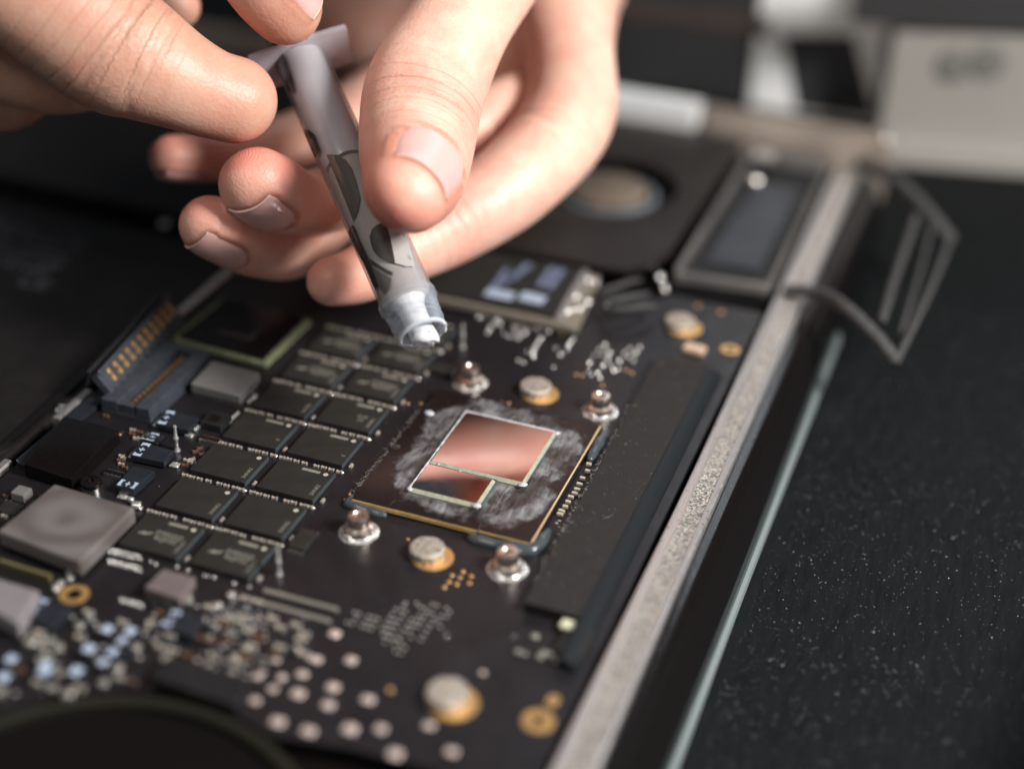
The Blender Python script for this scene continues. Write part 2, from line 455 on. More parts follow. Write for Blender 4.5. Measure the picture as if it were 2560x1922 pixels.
# ================================================================== THE BATTERY
bat = thing("battery", "large flat black battery with grey printed text left of the circuit board", "battery", (-11, 4, -0.3))
obj("cell", prism_me("cell", [(-16.5, -6), (-6.05, -6), (-6.05, 7.3), (-16.5, 7.3)], -0.31, -0.03, 0.05), M['battery'], bat)
obj("cell", prism_me("cell", [(-16.5, 8.6), (-6.05, 8.2), (-6.05, 16.5), (-16.5, 16.5)], -0.31, -0.02, 0.05), M['battery'], bat)
for i, (s, y) in enumerate((("Li-ion Battery 11.26V", 6.6), ("Rechargeable 95Wh 8440mAh", 6.2), ("CAUTION Do not remove", 5.8), ("Authorized service only", 5.4), ("Model A1494", 5.0))):
    o = obj("lettering", text_me(s, 0.42, 0.004, 'RIGHT', 0.008), M['battery_print'], bat, (-9.3 + 0.1 * (i % 2), y - 0.2, -0.026), rz=math.pi * 0.0)
o = obj("lettering", text_me("CE", 0.6, 0.004, 'RIGHT', 0.01), M['battery_print'], bat, (-8.95, 4.3, -0.026))
obj("screw", lathe_me("screw", [(0.0, .05), (.11, .05), (.14, .0)], 20), M['tin'], bat, tuple(at(412, 560, -0.02)))

# ================================================================== THE CIRCUIT BOARD
board = thing("circuit_board", "black laptop circuit board packed with chips and a bare mirror-like processor", "circuit board", (0, 0, -0.12))
FC = (0.1, -8.35)
out = [(-5.72, -4.0)]
for k in range(13):
    a = math.radians(152 - k * 7.0)
    out.append((FC[0] + 3.22 * math.cos(a), FC[1] + 3.22 * math.sin(a)))
out += [tuple(at(860, 1866)[:2]), tuple(at(1100, 1925)[:2]), (3.9, -8.2), (4.95, -8.2), (4.95, 9.05), (3.0, 9.05), (2.8, 8.8), (-5.72, 8.8)]
obj("board_laminate", prism_me("board_laminate", out, -0.12, 0.0), M['solder_mask'], board)

# memory chips -------------------------------------------------------------
CW, CD, CH = 1.06, 0.86, 0.10
chip_mesh = box_me("memory_chip", CW, CD, CH, 0.014, 2)
chip_mesh.materials.append(M['chip']); chip_mesh.materials.append(M['chip_lit_side'])
for p in chip_mesh.polygons:
    p.material_index = 1 if (p.normal.x > 0.8) else 0  # right faces only: bluish side light put into the colour
dot_me = lathe_me("dot", [(0.0, 0.0015), (0.045, 0.0015), (0.045, 0.0)], 16)
bar_print = prism_me("label_bar", [(-.17, -.035), (.17, -.035), (.17, .035), (-.17, .035)], 0, 0.0015)
logo = mesh("logo_mark", [(-.13, -.05, .001), (-.02, .05, .001), (.0, .0, .001), (.06, .05, .001), (.13, .05, .001), (.09, .0, .001), (.02, -.05, .001), (-.03, .0, .001)],
            [(0, 7, 1), (0, 6, 7), (7, 2, 1), (7, 6, 2), (2, 6, 5), (2, 5, 3), (3, 5, 4)])
capm = join_me("capacitor", [(box_me("a", .062, .05, .05, .006, 1), (0, 0, 0), 0), (box_me("b", .030, .060, .060, .013, 2), (-.040, 0, 0), 0), (box_me("c", .030, .060, .060, .013, 2), (.040, 0, 0), 0)])
capm.materials.append(M['cap_body']); capm.materials.append(M['solder'])
nb = len(box_me("n", .062, .05, .05, .006, 1).polygons)
for i, p in enumerate(capm.polygons): p.material_index = 0 if i < nb else 1
capm2 = capm.copy(); capm2.materials.clear(); capm2.materials.append(M['cap_brown']); capm2.materials.append(M['solder'])
bump_me = lathe_me("solder_dot", [(0.0, .028), (.018, .024), (.030, .008), (.033, 0)], 12)
GX = [at(610.2, 1209.6, CH)[0] - CW / 2, at(783.8, 1248.9, CH)[0] - CW / 2]
GY0 = at(439.4, 1395.8, CH)[1] + CD / 2
PV = 1.099
printed = {(0, 0), (0, 1), (5, 0), (5, 1), (6, 0), (6, 1), (7, 0), (7, 1)}
for r in range(8):
    for c in range(2):
        x, y = GX[c], GY0 + PV * r
        if c == 0 and r == 7: continue
        ch = obj("memory_chip", chip_mesh, None, board, (x, y, 0.002))
        obj("dot", dot_me, M['print_dot'], ch, (x + .40, y + .31, CH + .003))
        if r not in (1, 2) or (r, c) in ((2, 1),):
            obj("label_bar", bar_print, M['print'], ch, (x + .12, y + .32, CH + .003))
        if (r, c) in printed:
            obj("logo_mark", logo, M['print'], ch, (x - .27, y - .04, CH + .003))
            obj("lettering", text_me("D9SGQ", 0.15, .001, 'CENTER', .002), M['print'], ch, (x + .12, y + .04, CH + .003))
            obj("lettering", text_me("4QF22", 0.15, .001, 'CENTER', .002), M['print'], ch, (x + .12, y - .09, CH + .003))
        if (r, c) == (4, 1):
            obj("lettering", text_me("5UK", 0.12, .001), M['print'], ch, (x + .22, y - .02, CH + .003))
            obj("lettering", text_me("22", 0.12, .001), M['print'], ch, (x + .22, y - .13, CH + .003))
        obj("lettering", text_me("2NNR2" if r != 3 else "E", 0.10, .001), M['print'], ch, (x + .43, y - .16, CH + .003), rz=math.pi / 2)
        # capacitors behind this chip
        for k, dx in enumerate((-.56, -.42, -.28, -.12, .10, .23, .38, .52)):
            if r == 7: continue
            yy = y + CD / 2 + .135 + random.uniform(-.006, .006)
            obj("capacitor", capm, None, board, (x + dx + random.uniform(-.012, .012), yy, 0.001), rz=random.uniform(-.05, .05) + (0 if k not in (0, 7) else 0.05))
        obj("solder_dot", bump_me, M['solder'], board, (x - .50, y - CD / 2 - .075, 0))
        obj("solder_dot", bump_me, M['solder'], board, (x + .57, y - CD / 2 - .07, 0))
        obj("capacitor", capm, None, board, (x + .64, y - .30, 0.001), rz=1.57)

# processor ---------------------------------------------------------------
PX, PY, PZ = 0.03, -0.14, 0.0
pkg = obj("processor_package", prism_me("processor_package", [(0, 0), (3.2, 0), (3.2, 3.72), (0, 3.72)], 0.03, 0.13, 0.008, 1), M['residue'], board, (PX, PY, PZ))
obj("gold_edge", box_me("gold_edge", 2.22, 0.012, 0.075, 0.0), M['copper_edge'], pkg, (PX + 1.12, PY - 0.0075, 0.042))
obj("gold_edge", box_me("gold_edge", 0.95, 0.010, 0.03, 0.0), M['copper_edge'], pkg, (PX + 2.72, PY - 0.0065, 0.095))
obj("gold_line", box_me("gold_line", 0.028, 3.66, 0.004, 0.0), M['gold_thin'], pkg, (PX + 3.17, PY + 1.86, 0.131))
DZ = 0.215


def die(x0, x1, y0, y1):
    d = obj("die", prism_me("die", [(x0 + .045, y0 + .06), (x1 - .045, y0 + .06), (x1 - .045, y1 - .03), (x0 + .03, y1 - .03)], 0.17, DZ), M['die'], board)
    e = obj("die_bevel", None and 0 or bev_ring(x0, x1, y0, y1), M['die_edge'], board)
    return d


def bev_ring(x0, x1, y0, y1):
    O = [(x0, y0), (x1, y0), (x1, y1), (x0, y1)]; I = [(x0 + .045, y0 + .06), (x1 - .045, y0 + .06), (x1 - .045, y1 - .03), (x0 + .03, y1 - .03)]
    V = [(x, y, 0.128) for x, y in O] + [(x, y, 0.165) for x, y in O] + [(x, y, DZ - .001) for x, y in I]
    Fc = []
    for i in range(4):
        j = (i + 1) % 4
        Fc += [(i, j, 4 + j, 4 + i), (4 + i, 4 + j, 8 + j, 8 + i)]
    return mesh("die_bevel", V, Fc)


def smear_line(a, b, w, m, name="paste_line", h=0.012, z=DZ, n=40, wob=0.3):
    """thin uneven ridge from a to b"""
    a = np.array(a); b = np.array(b); d = (b - a) / np.linalg.norm(b - a); q = np.array([-d[1], d[0]])
    V = []; Fc = []
    for i in range(n + 1):
        p = a + (b - a) * i / n
        ww = w * (1 + wob * math.sin(i * 1.7) * random.random() + random.uniform(-wob, wob) * .6)
        for s, zz in ((-1, 0), (-.3, h), (.3, h), (1, 0)):
            V.append((p[0] + q[0] * s * ww / 2, p[1] + q[1] * s * ww / 2, z + zz * random.uniform(.6, 1.1)))
    for i in range(n):
        for k in range(3): Fc.append((4 * i + k, 4 * i + k + 1, 4 * i + 5 + k, 4 * i + 4 + k))
    return obj(name, mesh(name, V, Fc, True), m, board)


X0, X1 = 0.83, 2.57; Yb0, Yb1 = 1.22, 2.96
die(X0, X1, Yb0, Yb1); die(X0, 2.08, 0.36, 1.19)
smear_line((X0 + .02, Yb1 - .01), (X1 - .02, Yb1 - .01), .050, M['silver_line'])
smear_line((X0 + .01, 0.40), (X0 + .01, Yb1), .032, M['silver_line'], wob=.5)
smear_line((X1 + .008, Yb0), (X1 + .008, Yb1 - .05), .022, M['die_line'], "adhesive_line", z=.150, h=.01)
smear_line((X0 + .03, 1.205), (2.10, 1.205), .03, M['die_line'], "adhesive_line", z=.185, h=.012)
smear_line((2.10, .40), (2.10, 1.19), .022, M['die_line'], "adhesive_line", z=.150, h=.01)
blob = lathe_me("paste_blob", [(0, .035), (.03, .03), (.05, .012), (.06, 0)], 14)
for (x, y, s, z) in ((X1 - .01, Yb0 + .01, 1.1, DZ - .01), (2.06, .38, 1.1, DZ - .01), (X0 + .02, .40, .9, DZ - .02), (X0 - .62, 2.75, 1.4, .13), (1.02, 1.23, .45, DZ - .01), (X1 + .01, Yb1 - .02, .9, DZ - .02), (1.44, 1.19, .3, DZ - .01)):
    o = obj("paste_blob", blob, M['silver_line'], board, (x, y, z), rz=random.random() * 3); o.scale = (s * 1.2, s * .9, s * .8)
# grey underfill beads at the package corners


def bead(pts, r, name="underfill_bead"):
    P = np.array(pts, float); n = 26
    t = np.linspace(0, 1, n); seg = np.r_[0, np.cumsum(np.linalg.norm(np.diff(P, axis=0), axis=1))]; seg /= seg[-1]
    Q = np.stack([np.interp(t, seg, P[:, k]) for k in range(3)], 1)
    rr = [r * (0.25 + 0.75 * math.sin(math.pi * min(1, max(0, (.03 + .94 * q))) ** 1.0) ** .35) * (1 + .12 * math.sin(q * 17)) for q in t]
    return obj(name, tube_me(name, Q, rr, 12), M['goo'], board)


bead([(3.29, 3.60, .03), (3.31, 2.55, .04)], .105)
bead([(-.02, 0.06, .03), (-.03, -.21, .03), (.70, -.22, .02)], .085)
bead([(2.15, -.25, .02), (2.9, -.27, .03), (3.24, -.22, .05), (3.30, .0, .05), (3.30, .42, .03)], .115)
# little capacitors right of the package
for (px, py, w, h_) in ((1472, 1158, .11, .07), (1469, 1175, .11, .07), (1456, 1193, .11, .07), (1449, 1208, .13, .07), (1443, 1221, .13, .07), (1437, 1231, .13, .07),
                        (1427, 1240, .12, .07), (1420, 1252, .11, .07), (1413, 1264, .11, .07), (1404, 1275, .13, .07), (1400, 1283, .13, .07)):
    x, y, _ = at(px, py, .05)
    obj("capacitor", box_me("capacitor", w * .85, .055, .06, .008, 1), M['gold_thin'] if 0 else M['cap_tan'] if 'cap_tan' in M else M.setdefault('cap_tan', mat('pale tan ceramic', (0.46, 0.40, 0.30), 0.45, var=.1)), board, (x, y, 0.0), rz=random.uniform(-.1, .1))
pad_me = box_me("contact_pad", .045, .035, .012, 0)
for (px, py) in ((1482, 1196), (1478, 1203), (1479, 1210), (1469, 1208), (1469, 1217), (1466, 1224), (1461, 1231), (1458, 1237), (1452, 1242), (1440, 1259), (1451, 1262), (1439, 1270), (1436, 1277), (1425, 1284), (1436, 1287),
                 (1424, 1296), (1421, 1302), (1410, 1311), (1421, 1313), (1408, 1321), (1406, 1327), (1396, 1335), (1405, 1340), (1386, 1357), (1389, 1352), (1399, 1302), (1392, 1308), (1398, 1318)):
    obj("contact_pad", pad_me, M['cap_tan'], board, tuple(at(px, py)), rz=.1)
obj("resistor", box_me("resistor", .09, .05, .04, .006, 1), M['cap_tan'], board, tuple(at(1453, 1243)), rz=.9)

# standoffs ---------------------------------------------------------------
st_base = lathe_me("foot", [(.17, 0), (.175, .03), (.16, .09), (.115, .115), (.10, .12)], 24)
st_tube = lathe_me("collar", [(.115, .10), (.118, .24), (.108, .262), (.064, .266), (.052, .25), (.052, .13), (0, .12)], 32)
fil = lathe_me("solder_fillet", [(.25, 0), (.21, .012), (.175, .05), (.17, .07)], 24)


def jitter(me, a, seed):
    r = random.Random(seed); me = me.copy()
    for v in me.vertices: v.co += Vector((r.uniform(-a, a), r.uniform(-a, a), r.uniform(-a, a) * .4))
    return me


tabm = box_me("foot_tab", .10, .15, .08, .02, 2, True)
for i, (px, py) in enumerate(((897, 1330), (1268, 1422), (1500, 1028), (1176, 957))):
    x, y, _ = at(px, py)
    s = obj("standoff", st_tube, M['nickel'], board, (x, y, 0)); s.scale = (1.5, 1.5, 1.35)
    f = obj("foot", st_base, M['nickel'], s, (x, y, 0)); f.scale = (1.5, 1.5, 1.35)
    f = obj("solder_fillet", jitter(fil, .008, i), M['solder'], s, (x, y, 0), rz=i); f.scale = (1.35, 1.35, 1.3)
    for a in (0.2, 2.3, 4.4):
        f = obj("foot_tab", tabm, M['solder'], s, (x + .25 * math.cos(a), y + .25 * math.sin(a), 0), rz=a); f.scale = (.9, .9, 1.0)
# conductive foam spacers on gold pads --------------------------------------
for i, (px, py, r) in enumerate(((1073, 1390, .285), (1343, 983, .295), (1124, 1752, .305), (1704, 818, .30))):
    x, y, _ = at(px, py)
    x -= .02
    g = obj("gold_pad", lathe_me("gold_pad", [(0, .006), (r * 1.19, .006), (r * 1.2, 0)], 40), M['gold'], board, (x + .08, y - .0, 0))
    f = obj("foam_spacer", jitter(lathe_me("foam_spacer", [(r * .98, .005), (r, .06), (r * .99, .155), (r * .9, .175), (0, .18)], 36), .004, i), M['foam'], board, (x - .02, y + .02, 0))
# gold screw rings ----------------------------------------------------------


def annulus(name, r0, r1, h=.008, n=40, ear=None):
    return lathe_me(name, [(r0, 0), (r0, h), (r1, h), (r1, 0)], n, smooth=False)


for (px, py, r0, r1) in ((186, 1486, .11, .23), (1346, 1802, .085, .235), (1826, 874, .09, .19)):
    x, y, _ = at(px, py)
    g = obj("gold_ring", annulus("gold_ring", r0, r1), M['gold'], board, (x, y, 0.001))
    obj("hole", lathe_me("hole", [(0, .002), (r0, .002)], 24), M['gloss_black'], g, (x, y, 0.002))
x, y, _ = at(1384, 1750); obj("gold_lug", prism_me("gold_lug", [(-.09, -.12), (.07, -.12), (.09, .05), (.04, .11), (-.04, .11), (-.09, .05)], 0, .0065, 0), M['gold'], board, (x, y, 0))
x, y, _ = at(205, 1455); obj("solder_pad", box_me("solder_pad", .1, .1, .06, .02, 2, True), M['solder'], board, (x - .2, y - .02, 0))

# big parts of the power section -------------------------------------------


def inductor(quad, h, m, name="inductor", b=.05, swirl=False, feet=True):
    pts = pxq(quad, h)
    o = obj(name, prism_me(name, pts, .05, h, b, 3), m, board)
    P = np.array(pts); c = P.mean(0)
    if feet:
        o2 = obj("terminal", prism_me("terminal", [tuple(c + (p - c) * .94) for p in P], .0, .052), M['tin'], o)
    return o, c


ind_sw = mat('swirled grey inductor resin', (0.27, 0.265, 0.255), 0.5, bump=.003, bscale=30)
nt = ind_sw.node_tree; N = nt.nodes; L = nt.links
tc = N.new("ShaderNodeTexCoord"); wv = N.new("ShaderNodeTexWave"); wv.wave_type = 'RINGS'; wv.rings_direction = 'Z'
wv.inputs["Scale"].default_value = 0.42; wv.inputs["Distortion"].default_value = 7.0; wv.inputs["Detail"].default_value = 3; wv.inputs["Detail Scale"].default_value = 0.9
wv.inputs["Phase Offset"].default_value = 1.0
L.new(tc.outputs["Object"], wv.inputs["Vector"])
cr = N.new("ShaderNodeValToRGB"); cr.color_ramp.elements[0].color = (0.11, 0.095, 0.09, 1); cr.color_ramp.elements[1].color = (0.17, 0.155, 0.15, 1)
L.new(wv.outputs["Fac"], cr.inputs[0]); L.new(cr.outputs[0], N["Principled BSDF"].inputs["Base Color"])
q = pxq([(-8, 1325), (136, 1207), (338, 1267), (200, 1405)], .36); cc = np.mean(np.array(q), 0)
o = obj("inductor", prism_me("inductor", [(a - cc[0], b_ - cc[1]) for a, b_ in q], .05, .36, .07, 4), ind_sw, board, (cc[0], cc[1], 0)); o['label'] = "large square grey inductor with a swirled top"
obj("terminal", box_me("terminal", 1.2, 1.0, .05, 0), M['tin'], o, (cc[0], cc[1], 0))
x, y, _ = at(338, 1262, .05); obj("solder_joint", box_me("solder_joint", .16, .13, .10, .03, 2, True), M['solder'], board, (x + .02, y, 0), rz=.3)
x, y, _ = at(322, 1252, .05); obj("solder_joint", box_me("solder_joint", .12, .09, .09, .03, 2, True), M['solder'], board, (x, y + .05, 0))
x, y, _ = at(10, 1405, .1); obj("brass_contact", box_me("brass_contact", .95, .06, .14, .01), mat('dull brass', (.22, .19, .09), .45, metal=.4), board, (x + .4, y - .02, 0), rz=-.03)
inductor([(475, 957), (530, 900), (650, 931), (601, 990)], .26, M['inductor'], b=.045)[0]['label'] = "small light grey inductor by the green edged chip"
inductor([(359, 1466), (408, 1419), (490, 1441), (450, 1498)], .24, M['inductor_warm'], b=.035)[0]['label'] = "small pinkish brown inductor beside the bottom memory chip"
inductor([(-60, 1500), (-30, 1435), (100, 1474), (46, 1562)], .36, mat('pale lilac inductor resin', (0.22, 0.20, 0.21), .6, var=.1), b=.06)[0]['label'] = "pale inductor cut off by the left edge of the board"
# terminals with bright solder
for (px, py, sx, sy, sz, rz) in ((626, 975, .10, .22, .08, 0), (595, 998, .12, .08, .10, 0), (452, 1490, .10, .22, .12, 0), (470, 1490, .09, .10, .06, 0), (145, 1465, .10, .22, .08, 0), (640, 995, .05, .1, .05, 0),
                                 (578, 1488, .11, .12, .08, 0), (545, 1515, .11, .13, .09, 0), (437, 1163, .17, .13, .05, 0), (474, 1088, .15, .10, .06, 0), (490, 1070, .08, .16, .06, 0),
                                 (350, 1270, .08, .08, .04, 0), (172, 1430, .06, .08, .06, 0)):
    x, y, _ = at(px, py, sz / 2); obj("solder_joint", jitter(box_me("solder_joint", sx, sy, sz, .02, 2, True), .008, px), M['solder'], board, (x, y, 0), rz)
# tantalum capacitors with bracket-plus-bracket marks


def mark_me(w, d, plus=True):
    """two brackets facing a plus, in the xy plane, w across, d deep"""
    ms = []
    t = .0015
    for s in (-1, 1):
        ms.append((prism_me("m", [(s * .5 * w, -.5 * d), (s * .27 * w, -.5 * d), (s * .27 * w, -.35 * d), (s * .34 * w, -.28 * d), (s * .34 * w, .28 * d), (s * .27 * w, .35 * d), (s * .27 * w, .5 * d), (s * .5 * w, .5 * d)], 0, t), (0, 0, 0), 0))
    if plus:
        ms.append((prism_me("m", [(-.14 * w, -.07 * d), (.14 * w, -.07 * d), (.14 * w, .07 * d), (-.14 * w, .07 * d)], 0, t), (0, 0, 0), 0))
        ms.append((prism_me("m", [(-.035 * w, -.36 * d), (.035 * w, -.36 * d), (.035 * w, .36 * d), (-.035 * w, .36 * d)], 0, t * 1.2), (0, 0, 0), 0))
    return join_me("plus_mark", ms)


def tantalum(quad, h, end, label=None, soft=True):
    """quad: left, back, right, front corners of the top in photo pixels; end: 'front' or 'left' side carries the mark"""
    P = np.array(pxq(quad, h)); Lf, Bk, Rt, Fr = P
    o = obj("tantalum_capacitor", prism_me("tantalum_capacitor", [tuple(p) for p in P], .03, h, .02, 2), M['tantalum'], board)
    c = P.mean(0)
    if end == 'front':
        a, b_ = Lf, Fr; mid = (a + b_) / 2; w = np.linalg.norm(b_ - a) * .9; ang = math.atan2(*(b_ - a)[::-1]); inn = (c - mid); inn /= np.linalg.norm(inn)
        pos = mid + inn * .11; d = .17
    else:
        a, b_ = Lf, Bk; mid = (a + b_) / 2; w = np.linalg.norm(b_ - a) * .9; ang = math.atan2(*(b_ - a)[::-1]); inn = (c - mid); inn /= np.linalg.norm(inn)
        pos = mid + inn * .11; d = .15
    obj("plus_mark", mark_me(w, d), M['mark_white'], o, (pos[0], pos[1], h + .002), rz=ang)
    tp = mid - inn * .02
    t_ = obj("terminal", box_me("terminal", w * .5, .07, .10, .012), M['tin'], o, (tp[0], tp[1], 0), rz=ang)
    tp = mid - inn * .07
    obj("solder_joint", jitter(box_me("solder_joint", w * .62, .10, .035, .012, 2, True), .006, int(quad[0][0])), M['solder'], o, (tp[0], tp[1], 0), rz=ang)
    if label: o['label'] = label
    return o


tantalum([(287, 1213), (332, 1163), (388, 1176), (334, 1224)], .17, 'front')
tantalum([(325, 1137), (356, 1103), (435, 1126), (410, 1155)], .16, 'left')
tantalum([(388, 1058), (417, 1023), (499, 1044), (471, 1075)], .16, 'left')
tantalum([(360, 1098), (378, 1078), (412, 1088), (394, 1110)], .07, 'left')
tantalum([(55, 1530), (100, 1490), (182, 1512), (130, 1570)], .17, 'left')
tantalum([(395, 1560), (430, 1520), (512, 1540), (480, 1590)], .17, 'left')
# small marked blocks of the lower left, out of focus
blk = box_me("marked_capacitor", .21, .26, .12, .02, 2); blkm = box_me("pale_mark", .15, .10, .002)
for (px, py, s) in ((268, 1573, 1), (326, 1578, .95), (305, 1602, .8), (222, 1622, 1.05), (281, 1630, .9), (258, 1656, .85), (112, 1677, 1.15), (190, 1678, 1.1), (27, 1648, 1), (8, 1694, 1.1), (112, 1660, .9)):
    x, y, _ = at(px, py, .12)
    o = obj("marked_capacitor", blk, M['tantalum'], board, (x, y, 0.001)); o.scale = (s, s, 1)
    m_ = obj("pale_mark", blkm, M['mark_white'], o, (x, y + .01, .124)); m_.scale = (s, s * 1.6, 1)
end_me = box_me("capacitor_end", .12, .13, .09, .03, 2, True)
M['end_tin'] = mat('dull tin end', (0.50, 0.49, 0.44), 0.38, metal=0.8)
for (px, py, s) in ((340, 1617, 1.1), (294, 1669, 1.2), (130, 1717, 1.1), (76, 1606, 1.3), (146, 1618, 1.2), (224, 1540, .9), (198, 1563, 1.1), (415, 1644, 1.25), (258, 1706, 1.1), (0, 1728, 1.2), (170, 1735, 1.4),
                    (385, 1532, .6), (378, 1548, .6), (366, 1566, .6), (360, 1580, .6), (510, 1545, .8), (540, 1565, .8), (522, 1590, .8), (615, 1618, 1.1), (470, 1500, 1), (570, 1700, 1), (585, 1640, 1)):
    x, y, _ = at(px, py, .06); o = obj("capacitor_end", end_me, M['end_tin'], board, (x, y, 0), rz=random.uniform(0, .4)); o.scale = (s, s, s)

# slot connector ------------------------------------------------------------
h = .32
P = np.array([at(250, 993, h)[:2], at(357, 1022, h)[:2], at(531, 880, h)[:2], at(432, 856, h)[:2]])
xa, xb, ya, yb = P[:, 0].min() + .02, P[:, 0].max() - .02, P[:2, 1].mean(), P[2:, 1].mean()
conn = obj("slot_connector", box_me("slot_connector", xb - xa, yb - ya, .10, .01), M['connector'], board, ((xa + xb) / 2, (ya + yb) / 2, 0.0)); conn['label'] = "blue grey slot connector with two rows of gold pins"
w = (xb - xa)
for (ox, sx) in ((-.5 * w + .17, .34), (.5 * w - .15, .30)):
    obj("connector_wall", box_me("connector_wall", sx, yb - ya, h - .1, .025, 2), M['connector'], conn, ((xa + xb) / 2 + ox, (ya + yb) / 2, .1))
for yy in (ya + .06, yb - .06):
    obj("connector_wall", box_me("connector_wall", w - .62, .11, h - .13, .01), M['connector'], conn, ((xa + xb) / 2, yy, .1))
pin_me = join_me("gold_pin", [(box_me("p", .05, .045, .10, .008), (-.035, 0, 0), 0), (box_me("p", .05, .045, .06, .008), (.04, 0, 0), 0)])
for k in range(14):
    obj("gold_pin", pin_me, M['gold'], conn, ((xa + xb) / 2 + .02, ya + .22 + k * (yb - ya - .44) / 13, .1))

# large glossy chip on green laminate --------------------------------------
q = [(430, 848), (664, 912), (778, 800), (560, 742)]
pch = obj("hub_chip_laminate", prism_me("hub_chip_laminate", pxq(q, .12), .02, .12, .01, 1), M['pch_edge'], board)
P = np.array(pxq(q, .12)); c = P.mean(0)
obj("hub_chip_top", prism_me("hub_chip_top", [tuple(c + (p - c) * .90) for p in P], .121, .18, .02, 2), M['gloss_black'], pch)
obj("corner_mark", prism_me("corner_mark", pxq([(548, 832), (555, 826), (622, 842), (655, 812), (662, 815), (628, 851)], .182), .1815, .184), mat('brown grey corner print', (.05, .04, .038), .5), pch)
# shiny can at the left edge + screw
o = obj("shield_can", prism_me("shield_can", pxq([(58, 1158), (178, 1196), (297, 1074), (160, 1040)], .28), .0, .28, .02, 2), M['gloss_black'], board); o['label'] = "glossy black shield can by the battery rail"
x, y, _ = at(228, 1205, .2)
sc = obj("screw_post", lathe_me("screw_post", [(.17, 0), (.17, .14), (.13, .16), (0, .16)], 28), M['tin'], board, (x, y, 0))
obj("screw_head", lathe_me("screw_head", [(.0, .22), (.05, .215), (.05, .25), (.13, .25), (.175, .22), (.18, .165), (.1, .16)], 28), M['gloss_black'], sc, (x, y, 0))
x, y, _ = at(540, 1045, .15); o = obj("small_transformer", box_me("small_transformer", .42, .42, .15, .02), M['black_plastic'], board, (x, y, 0)); obj("top_recess", box_me("top_recess", .2, .2, .004), M['gloss_black'], o, (x - .02, y - .02, .151))
x, y, _ = at(85, 1360, 0)
# resistors with white edges
for (px, py, w_, rz) in ((525, 1095, .38, 0), (285, 1180, .34, 0)):
    x, y, _ = at(px, py, .08)
    o = obj("resistor", box_me("resistor", w_, .16, .07, .01), M['tin'], board, (x, y, 0), rz)
    obj("resistor_top", box_me("resistor_top", w_ * .98, .085, .004), M['gloss_black'], o, (x, y, .071), rz)
for (a, b_) in (((555, 1068), (576, 1050)), ((577, 1046), (597, 1028)), ((620, 1005), (640, 984))):
    A, B = at(*a, .05), at(*b_, .05); c = (A + B) / 2; d = B - A
    obj("solder_bar", box_me("solder_bar", float(np.linalg.norm(d[:2])), .06, .06, .02, 2, True), M['solder'], board, (c[0], c[1], 0), math.atan2(d[1], d[0]))
for (px, py, rz) in ((303, 1160, 0), (300, 1150, .3), (308, 1145, 0), (304, 1140, .1), (312, 1168, 0), (466, 1150, 0), (462, 1162, .4), (475, 1155, 0), (480, 1148, .8), (488, 1128, .8), (500, 1120, .8), (505, 1135, .8), (15, 1240, 0), (20, 1255, 0),
                     (265, 1040, 0), (330, 1085, 0), (340, 1095, .3), (350, 1080, .1), (332, 1075, .1), (70, 1230, 0), (60, 1250, .2), (10, 1290, 0)):
    x, y, _ = at(px, py, .03); obj("capacitor", capm if random.random() < .6 else capm2, None, board, (x, y, 0), rz)
x, y, _ = at(53, 1225, .16); obj("metal_can", box_me("metal_can", .26, .24, .16, .02), M['inductor'], board, (x, y, 0))
x, y, _ = at(25, 1265, .1); o = obj("small_chip", box_me("small_chip", .38, .30, .08, .01), M['chip'], board, (x, y, 0))
for k in range(4): obj("chip_lead", box_me("chip_lead", .03, .05, .03), M['tin'], o, (x - .02 + k * .06, y - .17, 0))
x, y, _ = at(660, 1165 * 1.1573, .1)
x, y, _ = at(757, 1345, .1); o = obj("small_chip", box_me("small_chip", .30, .50, .10, .015), M['chip'], board, (x, y, 0)); o['label'] = "small dark block right of the lower memory chips"
for dy in (-.28, .28): obj("chip_lead", box_me("chip_lead", .28, .06, .05, .01), M['tin'], o, (x, y + dy, 0))
x, y, _ = at(1100, 918, .1); o = obj("small_chip", box_me("small_chip", .50, .30, .10, .015), M['chip'], board, (x, y, 0))
for dx in (-.28, .28): obj("chip_lead", box_me("chip_lead", .07, .2, .06, .01), M['tin'], o, (x + dx, y, 0))

# upright test pins ----------------------------------------------------------
pin = lathe_me("test_pin", [(.045, 0), (.035, .03), (.022, .06), (.022, .17), (.036, .19), (.036, .22), (.022, .24), (.02, .37), (.026, .39), (.02, .415), (0, .42)], 16)
for (px, py) in ((443, 1126), (698, 1436), (1156, 868)):
    x, y, _ = at(px, py); obj("test_pin", pin, M['solder'], board, (x, y, 0)).scale = (1.35, 1.35, 1.25)

